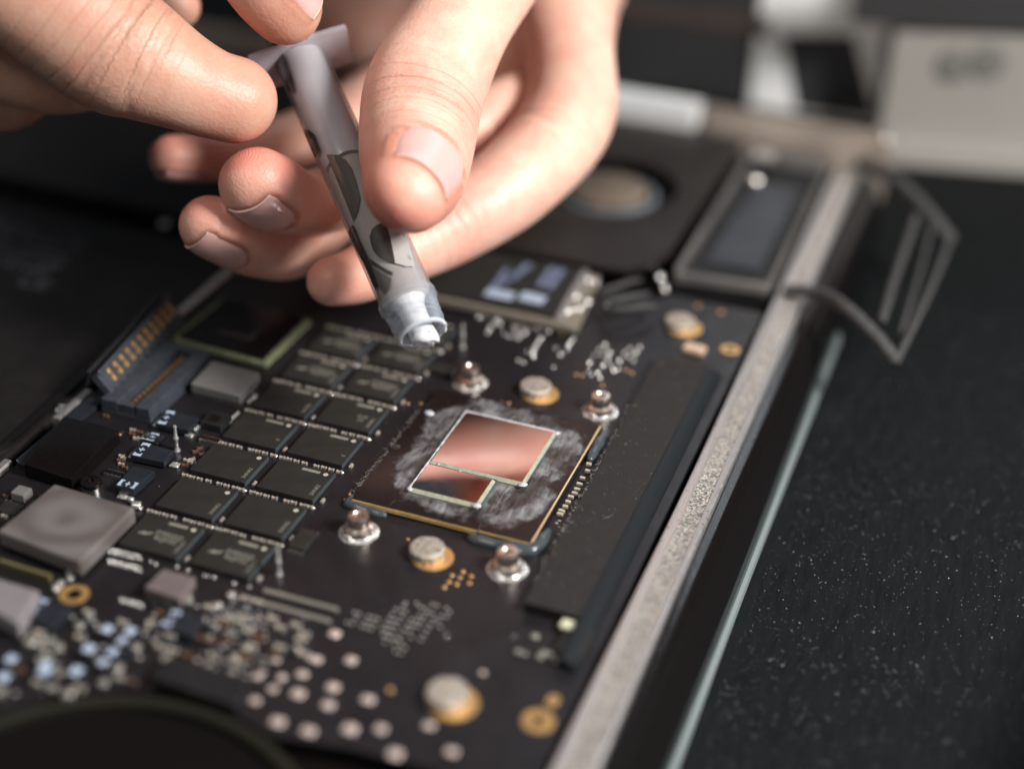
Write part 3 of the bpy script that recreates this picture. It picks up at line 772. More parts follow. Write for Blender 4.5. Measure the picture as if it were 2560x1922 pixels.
# small pads, vias and solder clusters ---------------------------------------
pad = lathe_me("round_pad", [(0, .022), (.05, .02), (.085, .010), (.092, 0)], 28)
for v in pad.vertices:
    rr = math.hypot(v.co.x, v.co.y)
    if rr > 1e-6:
        c_, s_ = abs(v.co.x / rr), abs(v.co.y / rr); k = 1 / (c_ ** 5 + s_ ** 5) ** .2 * .93; v.co.x *= k * 1.05; v.co.y *= k * .92
for (px, py, s, m_) in ((837, 1583, 1, 'pad_pink'), (790, 1648, 1, 'pad_pink'), (877, 1650, 1.1, 'pad_pink'), (755, 1685, .95, 'pad_pink'), (745, 1733, 1.1, 'pad_pink'), (832, 1717, 1, 'pad_pink'), (820, 1762, 1.1, 'pad_pink'),
                        (920, 1748, 1.05, 'pad_pink'), (694, 1803, 1.1, 'pad_pink'), (771, 1827, 1.1, 'pad_pink'), (875, 1821, 1.1, 'pad_pink'), (952, 1821, 1.0, 'tin'), (1072, 1813, .9, 'tin'), (1129, 1878, .9, 'rim'),
                        (987, 1884, 1.1, 'rim'), (704, 1693, .8, 'end_tin'), (682, 1721, .75, 'rim'), (637, 1750, .85, 'gold'), (743, 1626, .8, 'tin'), (1207, 1681, .5, 'rim'), (645, 1690, .7, 'end_tin'), (690, 1650, .7, 'pad_pink')):
    x, y, _ = at(px, py); o = obj("solder_pad", pad, M[m_], board, (x, y, 0), random.uniform(-.12, .12)); o.scale = (s * random.uniform(.85, 1.05), s * random.uniform(.8, 1.05), random.uniform(.6, 1.6))
via = lathe_me("gold_via", [(0, .006), (.028, .006), (.034, 0)], 12)
for (px, py, s) in ((1130, 1437, 1), (1122, 1453, 1), (1111, 1467, 1), (1158, 1428, 1), (1150, 1443, 1), (1142, 1459, 1), (1178, 1439, 1), (1174, 1457, 1), (875, 1234, .9), (863, 1248, .9), (1539, 1107, 1.1), (1272, 1007, .9), (1255, 1003, .5),
                    (1506, 963, 1), (1612, 983, 1.1), (1020, 1008, .8), (1052, 1008, .9), (1440, 936, 1), (1456, 938, 1), (1565, 925, 1), (1580, 932, 1), (1020, 1347, .8), (1405, 835, 1.6), (1803, 780, 1.8), (1745, 765, 1.6), (1640, 1530, .8),
                    (975, 1722, 1.4), (300, 1085, 1), (1480, 1392, 1)):
    x, y, _ = at(px, py); o = obj("gold_via", via, M['gold'], board, (x, y, 0)); o.scale = (s, s, 1)


small_pad = box_me("solder_pad", .052, .034, .018, .006)
used = set()


M['pad_grey'] = mat('dull tinned pad', (0.40, 0.385, 0.36), 0.45, metal=0.15)


def grid_cluster(pts, m_='end_tin'):
    for (px, py) in pts:
        x, y, _ = at(px, py, .01); k = (round(x / .078), round(y / .062))
        if k in used: continue
        used.add(k); obj("solder_pad", small_pad, M['pad_grey'], board, (k[0] * .078, k[1] * .062, 0))


def cluster(pts, s0=.9, m_='end_tin', name="solder_dot"):
    for (px, py) in pts:
        x, y, _ = at(px, py, .02); o = obj(name, bump_me, M[m_], board, (x + random.uniform(-.01, .01), y, 0)); s = s0 * random.uniform(.45, .85); o.scale = (s * 1.0, s * 1.25, s)


def rows(p0, du, dv, nu, nv, keep=1.0):
    return [(p0[0] + du[0] * i + dv[0] * j, p0[1] + du[1] * i + dv[1] * j) for i in range(nu) for j in range(nv) if random.random() < keep]


grid_cluster(rows((950, 1570), (16, 4.5), (9, -13), 7, 5, .85) + rows((955, 1590), (14, 4), (5, 14), 5, 3, .7), 'tin')
grid_cluster(rows((1048, 1550), (14, 4), (9, -13), 5, 4, .8) + [(1005, 1510), (1020, 1505), (1035, 1508), (1050, 1515), (1062, 1520)], 'tin')
grid_cluster(rows((870, 1555), (15, 4), (8, -12), 5, 3, .8))
cluster([(1475, 905), (1485, 885), (1497, 870), (1512, 860), (1470, 925), (1505, 885), (1522, 880), (1520, 895), (1508, 912), (1495, 930), (1530, 912), (1550, 900), (1560, 880), (1545, 920), (1575, 868), (1590, 880), (1585, 900), (1600, 865), (1570, 890), (1477, 935), (1500, 942), (1535, 925)], 1.7, 'end_tin')
cluster([(1295, 898), (1310, 905), (1330, 880), (1318, 875), (1338, 868), (1345, 855), (1352, 845), (1335, 890), (1390, 868), (1402, 885), (1418, 872), (1425, 855), (1434, 845), (1385, 915), (1420, 862)], 1.5, 'tin')
cluster([(1260, 832), (1275, 838), (1290, 825), (1300, 835), (1312, 830), (1320, 822), (1285, 815), (1345, 820), (1360, 818), (1372, 826), (1295, 843), (1240, 800), (1250, 806), (1305, 815)], 1.5, 'nickel')
cluster([(1200, 780), (1212, 790), (1218, 830), (1225, 818), (1195, 790)], 2.2, 'end_tin')
cluster([(1650, 690), (1660, 715), (1630, 660), (1663, 722)], 3.2, 'tin')
cluster(rows((270, 1395), (10, 2.6), (3, 9), 9, 2, 1) + rows((275, 1378), (11, 2.6), (-4, -10), 8, 2, .85), .95)
grid_cluster(rows((590, 1492), (13, 4), (-7, 10), 9, 9, .6))
cluster(rows((300, 1492), (10, 3), (4, 6), 6, 2, .9), .9)
cluster([(510, 1435), (522, 1437), (600, 1445), (585, 1455), (375, 1400), (390, 1408), (612, 1432), (536, 1440)], 1.0)
grid_cluster(rows((560, 1545), (18, 6), (-10, 18), 9, 7, .55))
cluster([(rng.uniform(960, 1480), rng.uniform(1480, 1600)) for _ in range(5)], .6)
chipb = box_me("small_block", .13, .10, .07, .012); boxp = box_me("solder_pad", .09, .06, .018, .008)
taken = []; cells = set()
for (x0, x1, y0, y1, n_) in ((20, 360, 1535, 1745, 60), (380, 660, 1500, 1690, 80), (560, 780, 1540, 1640, 36)):
    for _ in range(n_):
        px, py = random.uniform(x0, x1), random.uniform(y0, y1)
        if any(abs(px - a) < 13 and abs(py - b_) < 10 for a, b_ in taken): continue
        taken.append((px, py)); x, y, _z = at(px, py); x = round(x / .20) * .20; y = round(y / .13) * .13
        if (x, y) in cells: continue
        cells.add((x, y))
        k = random.random(); rz = random.uniform(-.03, .03)
        if k < .45: o = obj("capacitor", capm if k < .3 else capm2, None, board, (x, y, 0), rz); o.scale = (1.5, 1.5, 1.5)
        elif k < .7: obj("solder_pad", boxp, M['tin'], board, (x, y, 0), rz)
        elif k < .85: obj("small_block", chipb, M['tantalum'], board, (x, y, 0), rz)
        else: obj("solder_pad", boxp, M['solder'], board, (x, y, 0), 0)
x, y, _ = at(1740, 862, .05); obj("tan_capacitor", box_me("tan_capacitor", .42, .28, .12, .03, 2), mat('pinkish tan ceramic', (0.50, 0.36, 0.27), .5), board, (x + .02, y - .2, 0), -.1)
# fine-pitch sockets looking like two rulers
comb_m = mat('pale contact comb', (0.34, 0.33, 0.30), .5, metal=.3)
for (a, b_) in (((658, 1473), (845, 1522)), ((636, 1500), (826, 1552))):
    A, B = at(*a, .05), at(*b_, .05); n = 34
    o = obj("contact_comb", box_me("contact_comb", float(np.linalg.norm(B - A)), .05, .045, .005), comb_m, board, tuple(((A + B) / 2)[:2]) + (0,), math.atan2(B[1] - A[1], B[0] - A[0]))
    V = join_me("comb_teeth", [(box_me("t", .016, .085, .055), tuple((A + (B - A) * (k + .5) / n)[:2]) + (0,), math.atan2(B[1] - A[1], B[0] - A[0])) for k in range(n)])
    t_ = obj("comb_teeth", V, M['end_tin'], o, kind='stuff')
# black chip bottom right with pale contact
x, y, _ = at(1435, 1600, .12); o = obj("small_chip", box_me("small_chip", .42, .62, .12, .02), M['chip'], board, (x, y, 0))
x, y, _ = at(1420, 1557, .14); obj("pale_contact", box_me("pale_contact", .22, .2, .05, .02), mat('pale green solder', (.55, .55, .38), .5), board, (x, y, .08))
for (px, py, s) in ((1360, 1630, 1), (1375, 1634, 1), (1295, 1627, 1), (1337, 1590, 1.2), (1350, 1640, 1.1), (1390, 1648, 1), (1405, 1645, 1), (1312, 1632, .8)):
    x, y, _ = at(px, py, .03); o = obj("capacitor_end", end_me, M['end_tin'], board, (x, y, 0)); o.scale = (s * .8, s * .6, s * .5)
# flat black connector block above the front fan
o = obj("black_block", prism_me("black_block", pxq([(375, 1690), (420, 1640), (620, 1695), (590, 1765)], .22), 0, .22, .02), M['black_plastic'], board); o['label'] = "flat black plastic block behind the front fan"

# ================================================================== BLACK COVER BAR by the rail
bar = obj("cover_bar", prism_me("cover_bar", [(3.62, -1.62), (4.50, -1.62), (4.50, 6.25), (3.52, 6.25)], .002, .20, .0), M['strip'])
tag(bar, "long matte black bar lying between the processor and the metal rail", "cover strip")
pr2 = [(4.503, .0), (4.503, .197)] + [(4.503 + .28 * math.sin(a), .197 - .20 * (1 - math.cos(a))) for a in np.linspace(.15, math.pi / 2, 7)] + [(4.78, 0)]
obj("rounded_side", extrude_y("rounded_side", pr2, -2.6, 6.2), mat('rounded black side', (.008, .010, .012), .5, spec=.3, bump=.003, bscale=20), bar)
# ================================================================== BACK OF THE LAPTOP: wireless card, rear fan, speaker, gasket
card = thing("card_module", "small dark card module with bluish contact fingers under the holding hand", "module card", (0, 8, 0))
q = pxq([(1040, 735), (1443, 822), (1500, 690), (1130, 620)], .22)
obj("card_laminate", prism_me("card_laminate", q, .08, .22, .01, 1), mat('brown grey card edge', (0.20, 0.175, 0.14), .5, var=.2, vscale=6), card)
P = np.array(q); c = P.mean(0)
obj("card_cover", prism_me("card_cover", pxq([(1050, 722), (1385, 790), (1460, 672), (1120, 610)], .30), .22, .30, .015), M['chip'], card)
A, B = at(1396, 800, .26), at(1462, 676, .26)
fr = obj("card_frame_edge", box_me("card_frame_edge", .16, float(np.linalg.norm(B - A)), .06, .02), mat('warm grey edge', (.24, .22, .21), .5), card, tuple(((A + B) / 2)[:2]) + (.225,), math.atan2(B[1] - A[1], B[0] - A[0]) - math.pi / 2)
pm = mat('bluish print on card', (0.16, 0.19, 0.28), .6); pm2 = mat('pale bluish print on card', (0.40, 0.47, 0.58), .6)
for (a, b_, w_, m_) in (((1275, 700), (1325, 660), .16, pm), ((1232, 722), (1268, 672), .12, pm), ((1348, 716), (1383, 668), .14, pm), ((1372, 722), (1406, 672), .15, pm), ((1258, 712), (1285, 682), .10, pm),
                        ((1216, 728), (1284, 742), .34, pm2), ((1302, 738), (1362, 752), .36, pm2)):
    A, B = at(*a, .302), at(*b_, .302)
    obj("bluish_mark", box_me("bluish_mark", float(np.linalg.norm(B - A)), w_, .003), m_, card, tuple(((A + B) / 2)[:2]) + (.301,), math.atan2(B[1] - A[1], B[0] - A[0]))
for (px, py, s, m_) in ((1470, 700, 2, 'gold'), (1490, 705, 1.4, 'gold'), (1440, 742, 1.8, 'gold'), (1418, 780, 2, 'gold'), (1432, 776, 1.4, 'tin'), (1382, 785, 1.6, 'tin'), (1448, 770, 2, 'tin'), (1470, 755, 2.2, 'end_tin'), (1515, 762, 1.5, 'nickel')):
    x, y, _ = at(px, py, .25); o = obj("solder_dot", bump_me, M[m_], card, (x, y, .24)); o.scale = (s, s, s)
for i, (a, b_) in enumerate((((1500, 760), (1620, 735)), ((1510, 778), (1640, 765)), ((1490, 735), (1600, 700)))):
    A, B = at(*a, .3), at(*b_, .3); Mid = (A + B) / 2 + np.array([0, -.2, .1])
    obj("antenna_wire", tube_me("antenna_wire", [A, (A + Mid) / 2 + [0, -.06, .05], Mid, (B + Mid) / 2 + [0, -.06, .05], B], .055, 8), M['rubber'], card)

fan = thing("rear_fan", "dark cover plate of the rear cooling fan with a pale round hub", "cooling fan", (0, 13.8, 0))


def holed_plate(name, outl, c, r, z0, z1, n=48):
    """plate with a round hole: outline points matched to the circle by angle"""
    V = []; Fc = []
    poly = np.array(outl)
    for k in range(n):
        a = 2 * math.pi * k / n; d = np.array([math.cos(a), math.sin(a)]); best = 1e9
        for i in range(len(poly)):
            p, q_ = poly[i], poly[(i + 1) % len(poly)]; e = q_ - p; den = d[0] * e[1] - d[1] * e[0]
            if abs(den) < 1e-9: continue
            w = p - c; t = (w[0] * e[1] - w[1] * e[0]) / den; u = (w[0] * d[1] - w[1] * d[0]) / den
            if t > 0 and -1e-6 <= u <= 1 + 1e-6: best = min(best, t)
        V += [(c[0] + d[0] * r, c[1] + d[1] * r, z1), (c[0] + d[0] * best, c[1] + d[1] * best, z1), (c[0] + d[0] * r, c[1] + d[1] * r, z0), (c[0] + d[0] * best, c[1] + d[1] * best, z0)]
    for k in range(n):
        a = 4 * k; b_ = 4 * ((k + 1) % n)
        Fc += [(a, a + 1, b_ + 1, b_), (a + 1, a + 3, b_ + 3, b_ + 1), (a, b_, b_ + 2, a + 2)]
    return mesh(name, V, Fc)


HC = at(1522, 465, .2)[:2]
obj("cover_plate", holed_plate("cover_plate", [(-6.0, 9.3), (1.9, 9.3), (2.55, 10.2), (2.65, 17.3), (-6.0, 17.3)], HC, 1.62, .12, .22), M['fan_plate'], fan)
rt = obj("rotor_well", lathe_me("rotor_well", [(1.75, .1), (1.75, -.28), (0, -.28)], 40, False), M['fan_blade'], fan, (HC[0], HC[1], 0))
obj("hub", lathe_me("hub", [(0, .20), (.80, .20), (.92, .13), (.95, -.25)], 40), M['hub'], fan, (HC[0], HC[1], 0))
obj("hub_ring", lathe_me("hub_ring", [(.97, -.1), (1.08, .06), (1.16, .04), (1.2, -.1)], 40), mat('bluish steel ring', (.22, .26, .30), .3, metal=.5), fan, (HC[0], HC[1], 0))
blade = box_me("fan_blade", .55, .03, .3)
for k in range(22):
    a = 2 * math.pi * k / 22
    obj("fan_blade", blade, M['black_plastic'], fan, (HC[0] + 1.42 * math.cos(a), HC[1] + 1.42 * math.sin(a), -.26), a + .5)
sink = thing("heat_sink", "row of bright metal fins at the back edge of the laptop", "heat sink", (0, 17.9, 0))
obj("fin_frame", prism_me("fin_frame", [(-3.2, 17.6), (1.35, 17.6), (1.35, 18.4), (-3.2, 18.4)], -.3, .12, .02), M['fin_frame'], sink)
fin = box_me("fin", .062, .66, .52)
for k in range(44):
    obj("fin", fin, M['fins'], sink, (-3.1 + k * .1, 17.96, .12), .0)
obj("fin_top", box_me("fin_top", 4.45, .12, .03), M['fins'], sink, (-.95, 18.25, .64))
obj("duct_cover", prism_me("duct_cover", [(1.5, 17.5), (5.0, 17.35), (5.6, 18.3), (1.5, 18.42)], -.3, .36, .05), M['fin_frame'], sink)
for (px, py, s) in ((2215, 335, .18), (1890, 440, .16), (2165, 400, .12)):
    x, y, _ = at(px, py, .45); obj("screw", lathe_me("screw", [(0, .12), (.6, .10), (1, 0)], 16), M['tin'], sink, (x, y, .36)).scale = (s, s, 1)

spk = thing("speaker", "dark speaker tray with a raised pale rim beside the metal rail", "speaker", (4, 13, 0))
qs = [(2.92, 9.7), (4.85, 9.9), (4.85, 16.6), (3.0, 16.6)]
obj("tray", prism_me("tray", qs, -.31, .05, .04), M['black_plastic'], spk)
rimm = mat('worn grey tray rim', (.11, .105, .10), .45, var=.4, vscale=1.5)
for (a, b_, w_, h_) in ((qs[0], qs[3], .10, .30), (qs[3], qs[2], .34, .32), (qs[0], qs[1], .16, .22), (qs[1], qs[2], .1, .16)):
    L_ = math.dist(a, b_)
    obj("tray_rim", box_me("tray_rim", L_, w_, h_ , .03), rimm, spk, ((a[0] + b_[0]) / 2, (a[1] + b_[1]) / 2, .0), math.atan2(b_[1] - a[1], b_[0] - a[0]))
obj("diaphragm", prism_me("diaphragm", [(3.35, 10.6), (4.5, 10.7), (4.5, 15.2), (3.4, 15.2)], .05, .12, .03, 2), mat('dark blue grey diaphragm', (.03, .034, .042), .4, var=.4, vscale=.8), spk)
obj("bright_corner", box_me("bright_corner", .55, .6, .1, .04), mat('scuffed metal corner', (.42, .40, .38), .4, metal=.5), spk, (3.35, 16.25, .30))

gas = thing("gasket_frame", "loose grey rubber gasket frame hanging over the right edge of the laptop", "gasket", (7, 12, 0))
GP = [at(1965, 727, .15), at(2050, 733, .35), at(2120, 775, .55), at(2190, 842, .35), at(2240, 905, .1)]


def ribbon(name, pts, w, t, m, parent, k=8):
    P = np.array(pts, float); n = (len(P) - 1) * k + 1
    s = np.linspace(0, len(P) - 1, n); Q = []
    for u in s:
        i = min(int(u), len(P) - 2); f = u - i
        p0, p1, p2, p3 = P[max(i - 1, 0)], P[i], P[i + 1], P[min(i + 2, len(P) - 1)]
        Q.append(.5 * ((2 * p1) + (-p0 + p2) * f + (2 * p0 - 5 * p1 + 4 * p2 - p3) * f * f + (-p0 + 3 * p1 - 3 * p2 + p3) * f ** 3))
    return obj(name, tube_me(name, Q, [w * (1 + .08 * math.sin(i * 2.1)) for i in range(n)], 8), m, parent)


ribbon("front_bar", GP, .14, .1, M['rubber'], gas)
ribbon("outer_bar", [GP[-1], at(2290, 800, .1), at(2340, 690, .1), at(2375, 600, .15)], .075, .1, M['rubber'], gas)
ribbon("back_bar", [at(2375, 600, .15), at(2310, 520, .4), at(2230, 445, .5), at(2150, 410, .3)], .17, .1, M['rubber'], gas)
ribbon("inner_bar", [at(2205, 800, .3), at(2235, 700, .2), at(2270, 600, .3), at(2290, 540, .4)], .09, .1, M['rubber'], gas)
ribbon("inner_bar", [at(2252, 830, .05), at(2275, 760, .05), at(2305, 660, .1), at(2330, 560, .3)], .05, .1, M['rubber'], gas)

# loose battery plug with gold pins -----------------------------------------
plug = thing("battery_plug", "unplugged grey battery plug with a row of gold pins lifted above its socket", "plug", tuple(at(330, 900, .3)))
A, B = at(268, 950, .50), at(432, 770, .50)
ax = (B - A) / np.linalg.norm(B - A); L_ = float(np.linalg.norm(B - A)); ang = math.atan2(ax[1], ax[0]); mid = (A + B) / 2; nrm = np.array([ax[1], -ax[0], 0])


def slab(name, off, w_, h_, z, m, l=1.0, parent=None, tilt=0.0, b=.02):
    p = mid + nrm * off
    o = obj(name, box_me(name, L_ * l, w_, h_, b), m, None, (p[0], p[1], z), ang)
    o.rotation_euler = (tilt, 0, ang); adopt(o, parent or plug)
    return o


FN = nrm * .80 + np.array([0, 0, .60]); FN /= np.linalg.norm(FN); FU = np.cross(FN, ax)


def on_face(name, me_, m, u, v, w_=0.0):
    p = mid + ax * u + FU * v + FN * w_
    o = bpy.data.objects.new(name, me_); me_.materials.append(m) if not me_.materials else None
    o.matrix_basis = Matrix(((ax[0], FU[0], FN[0], p[0]), (ax[1], FU[1], FN[1], p[1]), (ax[2], FU[2], FN[2], p[2]), (0, 0, 0, 1)))
    COL.objects.link(o); return adopt(o, plug)


on_face("plug_body", box_me("plug_body", L_ * 1.08, .50, .16, .02), M['connector'], 0, -.02, -.17)
on_face("plug_lip", box_me("plug_lip", L_ * 1.08, .07, .07, .01), M['connector'], 0, .21, -.01)
on_face("plug_back", box_me("plug_back", L_ * 1.08, .16, .26, .02), M['connector'], 0, -.34, -.30)
pinm = join_me("gold_pin", [(box_me("p", .085, .10, .05, .015, 2), (0, .075, 0), 0), (box_me("p", .085, .10, .05, .015, 2), (0, -.085, 0), 0), (box_me("p", .03, .22, .035, .005), (.03, 0, 0), 0)])
tooth = box_me("plug_tooth", .045, .07, .06, .008)
for k in range(11): on_face("gold_pin", pinm, M['gold'], L_ * (.90 * k / 10 - .44), .02, -.015)
for k in range(12): on_face("plug_tooth", tooth, M['connector'], L_ * (.98 * k / 11 - .485), -.235, -.02)
slab("cable_flap", -.36, .05, .34, .40, M['black_plastic'], 1.12, tilt=.35, b=.02)
slab("flap_edge", -.30, .03, .05, .66, M['rubber'], 1.1, tilt=.35, b=.01)
obj("flex_cable", prism_me("flex_cable", pxq([(-5, 1110), (40, 1090), (250, 905), (225, 900)], .1), .02, .06, .01), M['gloss_black'], plug)
obj("flex_cable", prism_me("flex_cable", pxq([(40, 1145), (62, 1158), (275, 985), (258, 960)], .12), .02, .10, .01), M['tantalum'], plug)
obj("lettering", text_me("4DE", .16, .002), mat('pale cable print', (.3, .32, .33), .6), plug, tuple(at(150, 1020, .065)), ang)

# front fan -------------------------------------------------------------------
ff = thing("front_fan", "round black fan housing with a dull rim at the front edge of the board", "cooling fan", (FC[0], FC[1], 0))
obj("housing_rim", lathe_me("housing_rim", [(3.14, -.3), (3.14, -.02), (3.10, .01), (3.0, .01), (2.96, -.03), (2.96, -.3)], 96), M['fan_rim'], ff, (FC[0], FC[1], 0))
obj("rotor", lathe_me("rotor", [(2.92, -.12), (2.2, -.2), (1.1, -.2), (1.1, .02), (0, .05)], 64), M['fan_blade'], ff, (FC[0], FC[1], 0))

# things standing behind the laptop --------------------------------------------


def upright(name, label, cat, quad, m, depth=4.0, z=TZ, b=.12):
    """box whose front bottom edge runs between two points on the table and whose top meets given photo rows"""
    (bl, br, htop) = quad
    A, B = at(*bl, z), at(*br, z); ax_ = B - A; n_ = np.array([-ax_[1], ax_[0], 0]); n_ /= np.linalg.norm(n_)
    mid_ = (A + B) / 2
    t = thing(name, label, cat, tuple(mid_ + n_ * depth / 2))
    me_ = box_me("body", float(np.linalg.norm(ax_)), depth, htop, b, 2)
    obj("body", me_, m, t, tuple((mid_ + n_ * depth / 2)[:2]) + (z + .003,), math.atan2(ax_[1], ax_[0]))
    return t, mid_, ax_ / np.linalg.norm(ax_), n_


t, mid_, a_, n_ = upright("grey_box", "large warm grey box at the upper right with two dark knobs", "box", ((2185, 392), (2760, 440), 8.8), M['grey_case'], 5)
ang = math.atan2(a_[1], a_[0])
obj("front_lip", box_me("front_lip", 11.5, .7, .7, .1), M['grey_edge'], t, tuple((mid_ - n_ * .2)[:2]) + (TZ + .004,), ang)
for (px, py) in ((2385, 165), (2470, 155)):
    d_ = ray(px, py); k = np.dot(mid_ - n_ * .02 - CP, n_) / np.dot(d_, n_); p = CP + d_ * k
    o = obj("knob", lathe_me("knob", [(0, .12), (.40, .10), (.48, 0)], 24), mat('grey knob', (.15, .147, .135), .5), None, tuple(p)); o.rotation_euler = Vector(tuple(-n_)).to_track_quat('Z', 'Y').to_euler(); adopt(o, t)
d_ = ray(2440, 40); k = np.dot(mid_ - CP, n_) / np.dot(d_, n_); p = CP + d_ * k
obj("dark_slot", box_me("dark_slot", 6.3, .3, 1.3, .03), M['dark_case'], t, (p[0] - n_[0] * .1, p[1] - n_[1] * .1, p[2] - .3), ang + .05)
t, mid_, a_, n_ = upright("pale_stand", "pale grey frame with a dark square screen behind the laptop", "screen", ((1868, 268), (2200, 322), 13.0), M['white_case'], 2.5)
ang = math.atan2(a_[1], a_[0])


def on_front(px, py, n__, m__, off=.02):
    d_ = ray(px, py); k = np.dot(m__ - n__ * off - CP, n__) / np.dot(d_, n__); return CP + d_ * k


Q = [on_front(x, y, n_, mid_, .03) for x, y in ((1958, 88), (2135, 88), (2190, 300), (1990, 275))]
Q2 = [q_ + n_ * .06 for q_ in Q]
obj("screen", mesh("screen", Q + Q2, [(0, 1, 2, 3), (0, 4, 5, 1), (1, 5, 6, 2), (2, 6, 7, 3), (3, 7, 4, 0)]), mat('dark grey screen', (.045, .046, .05), .35), t)
t, mid_, a_, n_ = upright("black_box", "black box standing behind the hand and the heat sink", "box", ((1330, 195), (1858, 268), 9.5), M['dark_case'], 6)
obj("brown_band", box_me("brown_band", 5.4, .1, .5, .02), mat('dull brown band', (.06, .045, .04), .5), t, tuple((on_front(1690, 60, n_, mid_, .04))), math.atan2(a_[1], a_[0]))

tb = thing("shade_blocker", "added black box out of view at the right, shading the table corner", "case", (14.9, -3, TZ))  # added box out of view, blocks the key light from the near right table
obj("body", box_me("body", 5, 12, 3.2, .3, 3), M['dark_case'], tb, (14.9, -3.0, TZ + .003), -.25)
obj("blocker_grip", box_me("blocker_grip", .5, 2.6, .5, .15, 3), M['black_plastic'], tb, (14.9, -3.0, TZ + 3.21), -.25)

# ================================================================== DUST
V = []; Fc = []


def fleck(p, s):
    o = len(V); r_ = rng.normal(size=(4, 3)); r_ /= np.linalg.norm(r_, axis=1)[:, None]
    for q_ in r_: V.append((p[0] + q_[0] * s, p[1] + q_[1] * s, p[2] + abs(q_[2]) * s))
    Fc.extend([(o, o + 1, o + 2), (o, o + 2, o + 3), (o, o + 3, o + 1), (o + 1, o + 3, o + 2)])


for _ in range(11000):
    x = 6.6 + rng.random() ** 1.3 * 7; y = rng.uniform(-5, 14)
    fleck((x, y, TZ + .002), .0032 + .010 * rng.random() ** 4)
for _ in range(300):
    cx_, cy_ = 6.7 + rng.random() * 5, rng.uniform(-4, 7)
    for _k in range(rng.integers(1, 5)): fleck((cx_ + rng.normal() * .05, cy_ + rng.normal() * .05, TZ + .002), .004 + .010 * rng.random() ** 3)
d = obj("dust", mesh("dust", V, Fc), M['dust'], kind='stuff'); d['label'] = "fine pale dust scattered over the dark table"
V = []; Fc = []
for _ in range(1500):
    t = rng.random(); x = RL4 + .05 + (xe - RL4 - .15) * t; y = rng.uniform(-4, 9)
    fleck((x, y, -.135 - 1.05 * t * t + .004), .002 + .010 * rng.random() ** 4)
for _ in range(700):
    fleck((rng.uniform(3.6, 4.5), rng.uniform(-1.5, 6.2), .202), .002 + .008 * rng.random() ** 4)
for _ in range(900):
    fleck((rng.uniform(-5, 4.8), rng.uniform(-5, 8), .002), .002 + .007 * rng.random() ** 3)
d = obj("dust", mesh("dust", V, Fc), M['dust'], kind='stuff'); d['label'] = "tiny pale specks on the board, cover strip and glossy edge"


def lint(pts0, n, L, r, zf, seed, name="lint"):
    rr = random.Random(seed); ms = []
    for _ in range(n):
        a, b_ = rr.choice(pts0); u = rr.random(); p = np.array(a) * (1 - u) + np.array(b_) * u
        p = np.array([p[0] + rr.gauss(0, .02), p[1] + rr.gauss(0, .02), zf]); d_ = rr.uniform(0, 6.28); P = [p]
        m_ = rr.randint(4, 9); l = L * rr.uniform(.3, 1.4)
        for k in range(m_):
            d_ += rr.gauss(0, .6); P.append(P[-1] + np.array([math.cos(d_), math.sin(d_), rr.gauss(0.05, .3)]) * l / m_); P[-1][2] = max(P[-1][2], zf)
        ms.append((tube_me("l", P, r, 3), (0, 0, 0), 0))
    return join_me(name, ms)


d = obj("lint", lint([((3.60, -1.2), (3.52, 4.4))], 120, .10, .0014, .19, 3), M['lint'], kind='stuff'); d['label'] = "fine lint fibres along the left edge of the cover strip"
d = obj("lint", lint([((-.02, .0), (.0, 2.9))], 260, .075, .0017, .12, 4), mat('grey lint', (.22, .2, .19), .8), kind='stuff'); d['label'] = "fluffy lint fringe along the left edge of the processor"
d = obj("lint", lint([((6.9, -1.0), (9.6, 5.0)), ((7.0, 3.0), (10.0, 0.5)), ((6.8, 0), (9, 1))], 30, .10, .0011, TZ + .004, 9), M["lint"], kind='stuff'); d['label'] = "short pale fibres lying on the dark table"
d = obj("lint", lint([((3.75, .2), (4.3, 1.2))], 2, .40, .0013, .202, 5), M['lint'], kind='stuff'); d['label'] = "single curled fibres on top of the cover strip"
# ================================================================== SYRINGE
def cam2w(P):
    return np.asarray(P, float) @ RM + CP


def cpt(px, py, d):
    return np.array([(px - 1280) / F * d, (py - 961) / F * d, d])


SA, SB = cam2w(cpt(730, 100, 28.1)), cam2w(cpt(1022, 758, 25.66))      # barrel top and collar shoulder on the axis
SAX = (SB - SA) / np.linalg.norm(SB - SA); SL = float(np.linalg.norm(SB - SA))
sy_rot = Vector(tuple(SAX)).to_track_quat('Z', 'Y')
syr = thing("syringe", "clear plastic syringe of grey thermal paste with a dark printed label, held above the processor", "syringe", tuple(SA))
SR = .475


def sy_lathe(name, prof, m, n=64, parent=None, z=0.0):
    o = obj(name, lathe_me(name, prof, n), m, None, tuple(SA + SAX * z)); o.rotation_euler = sy_rot.to_euler(); return adopt(o, parent or syr)


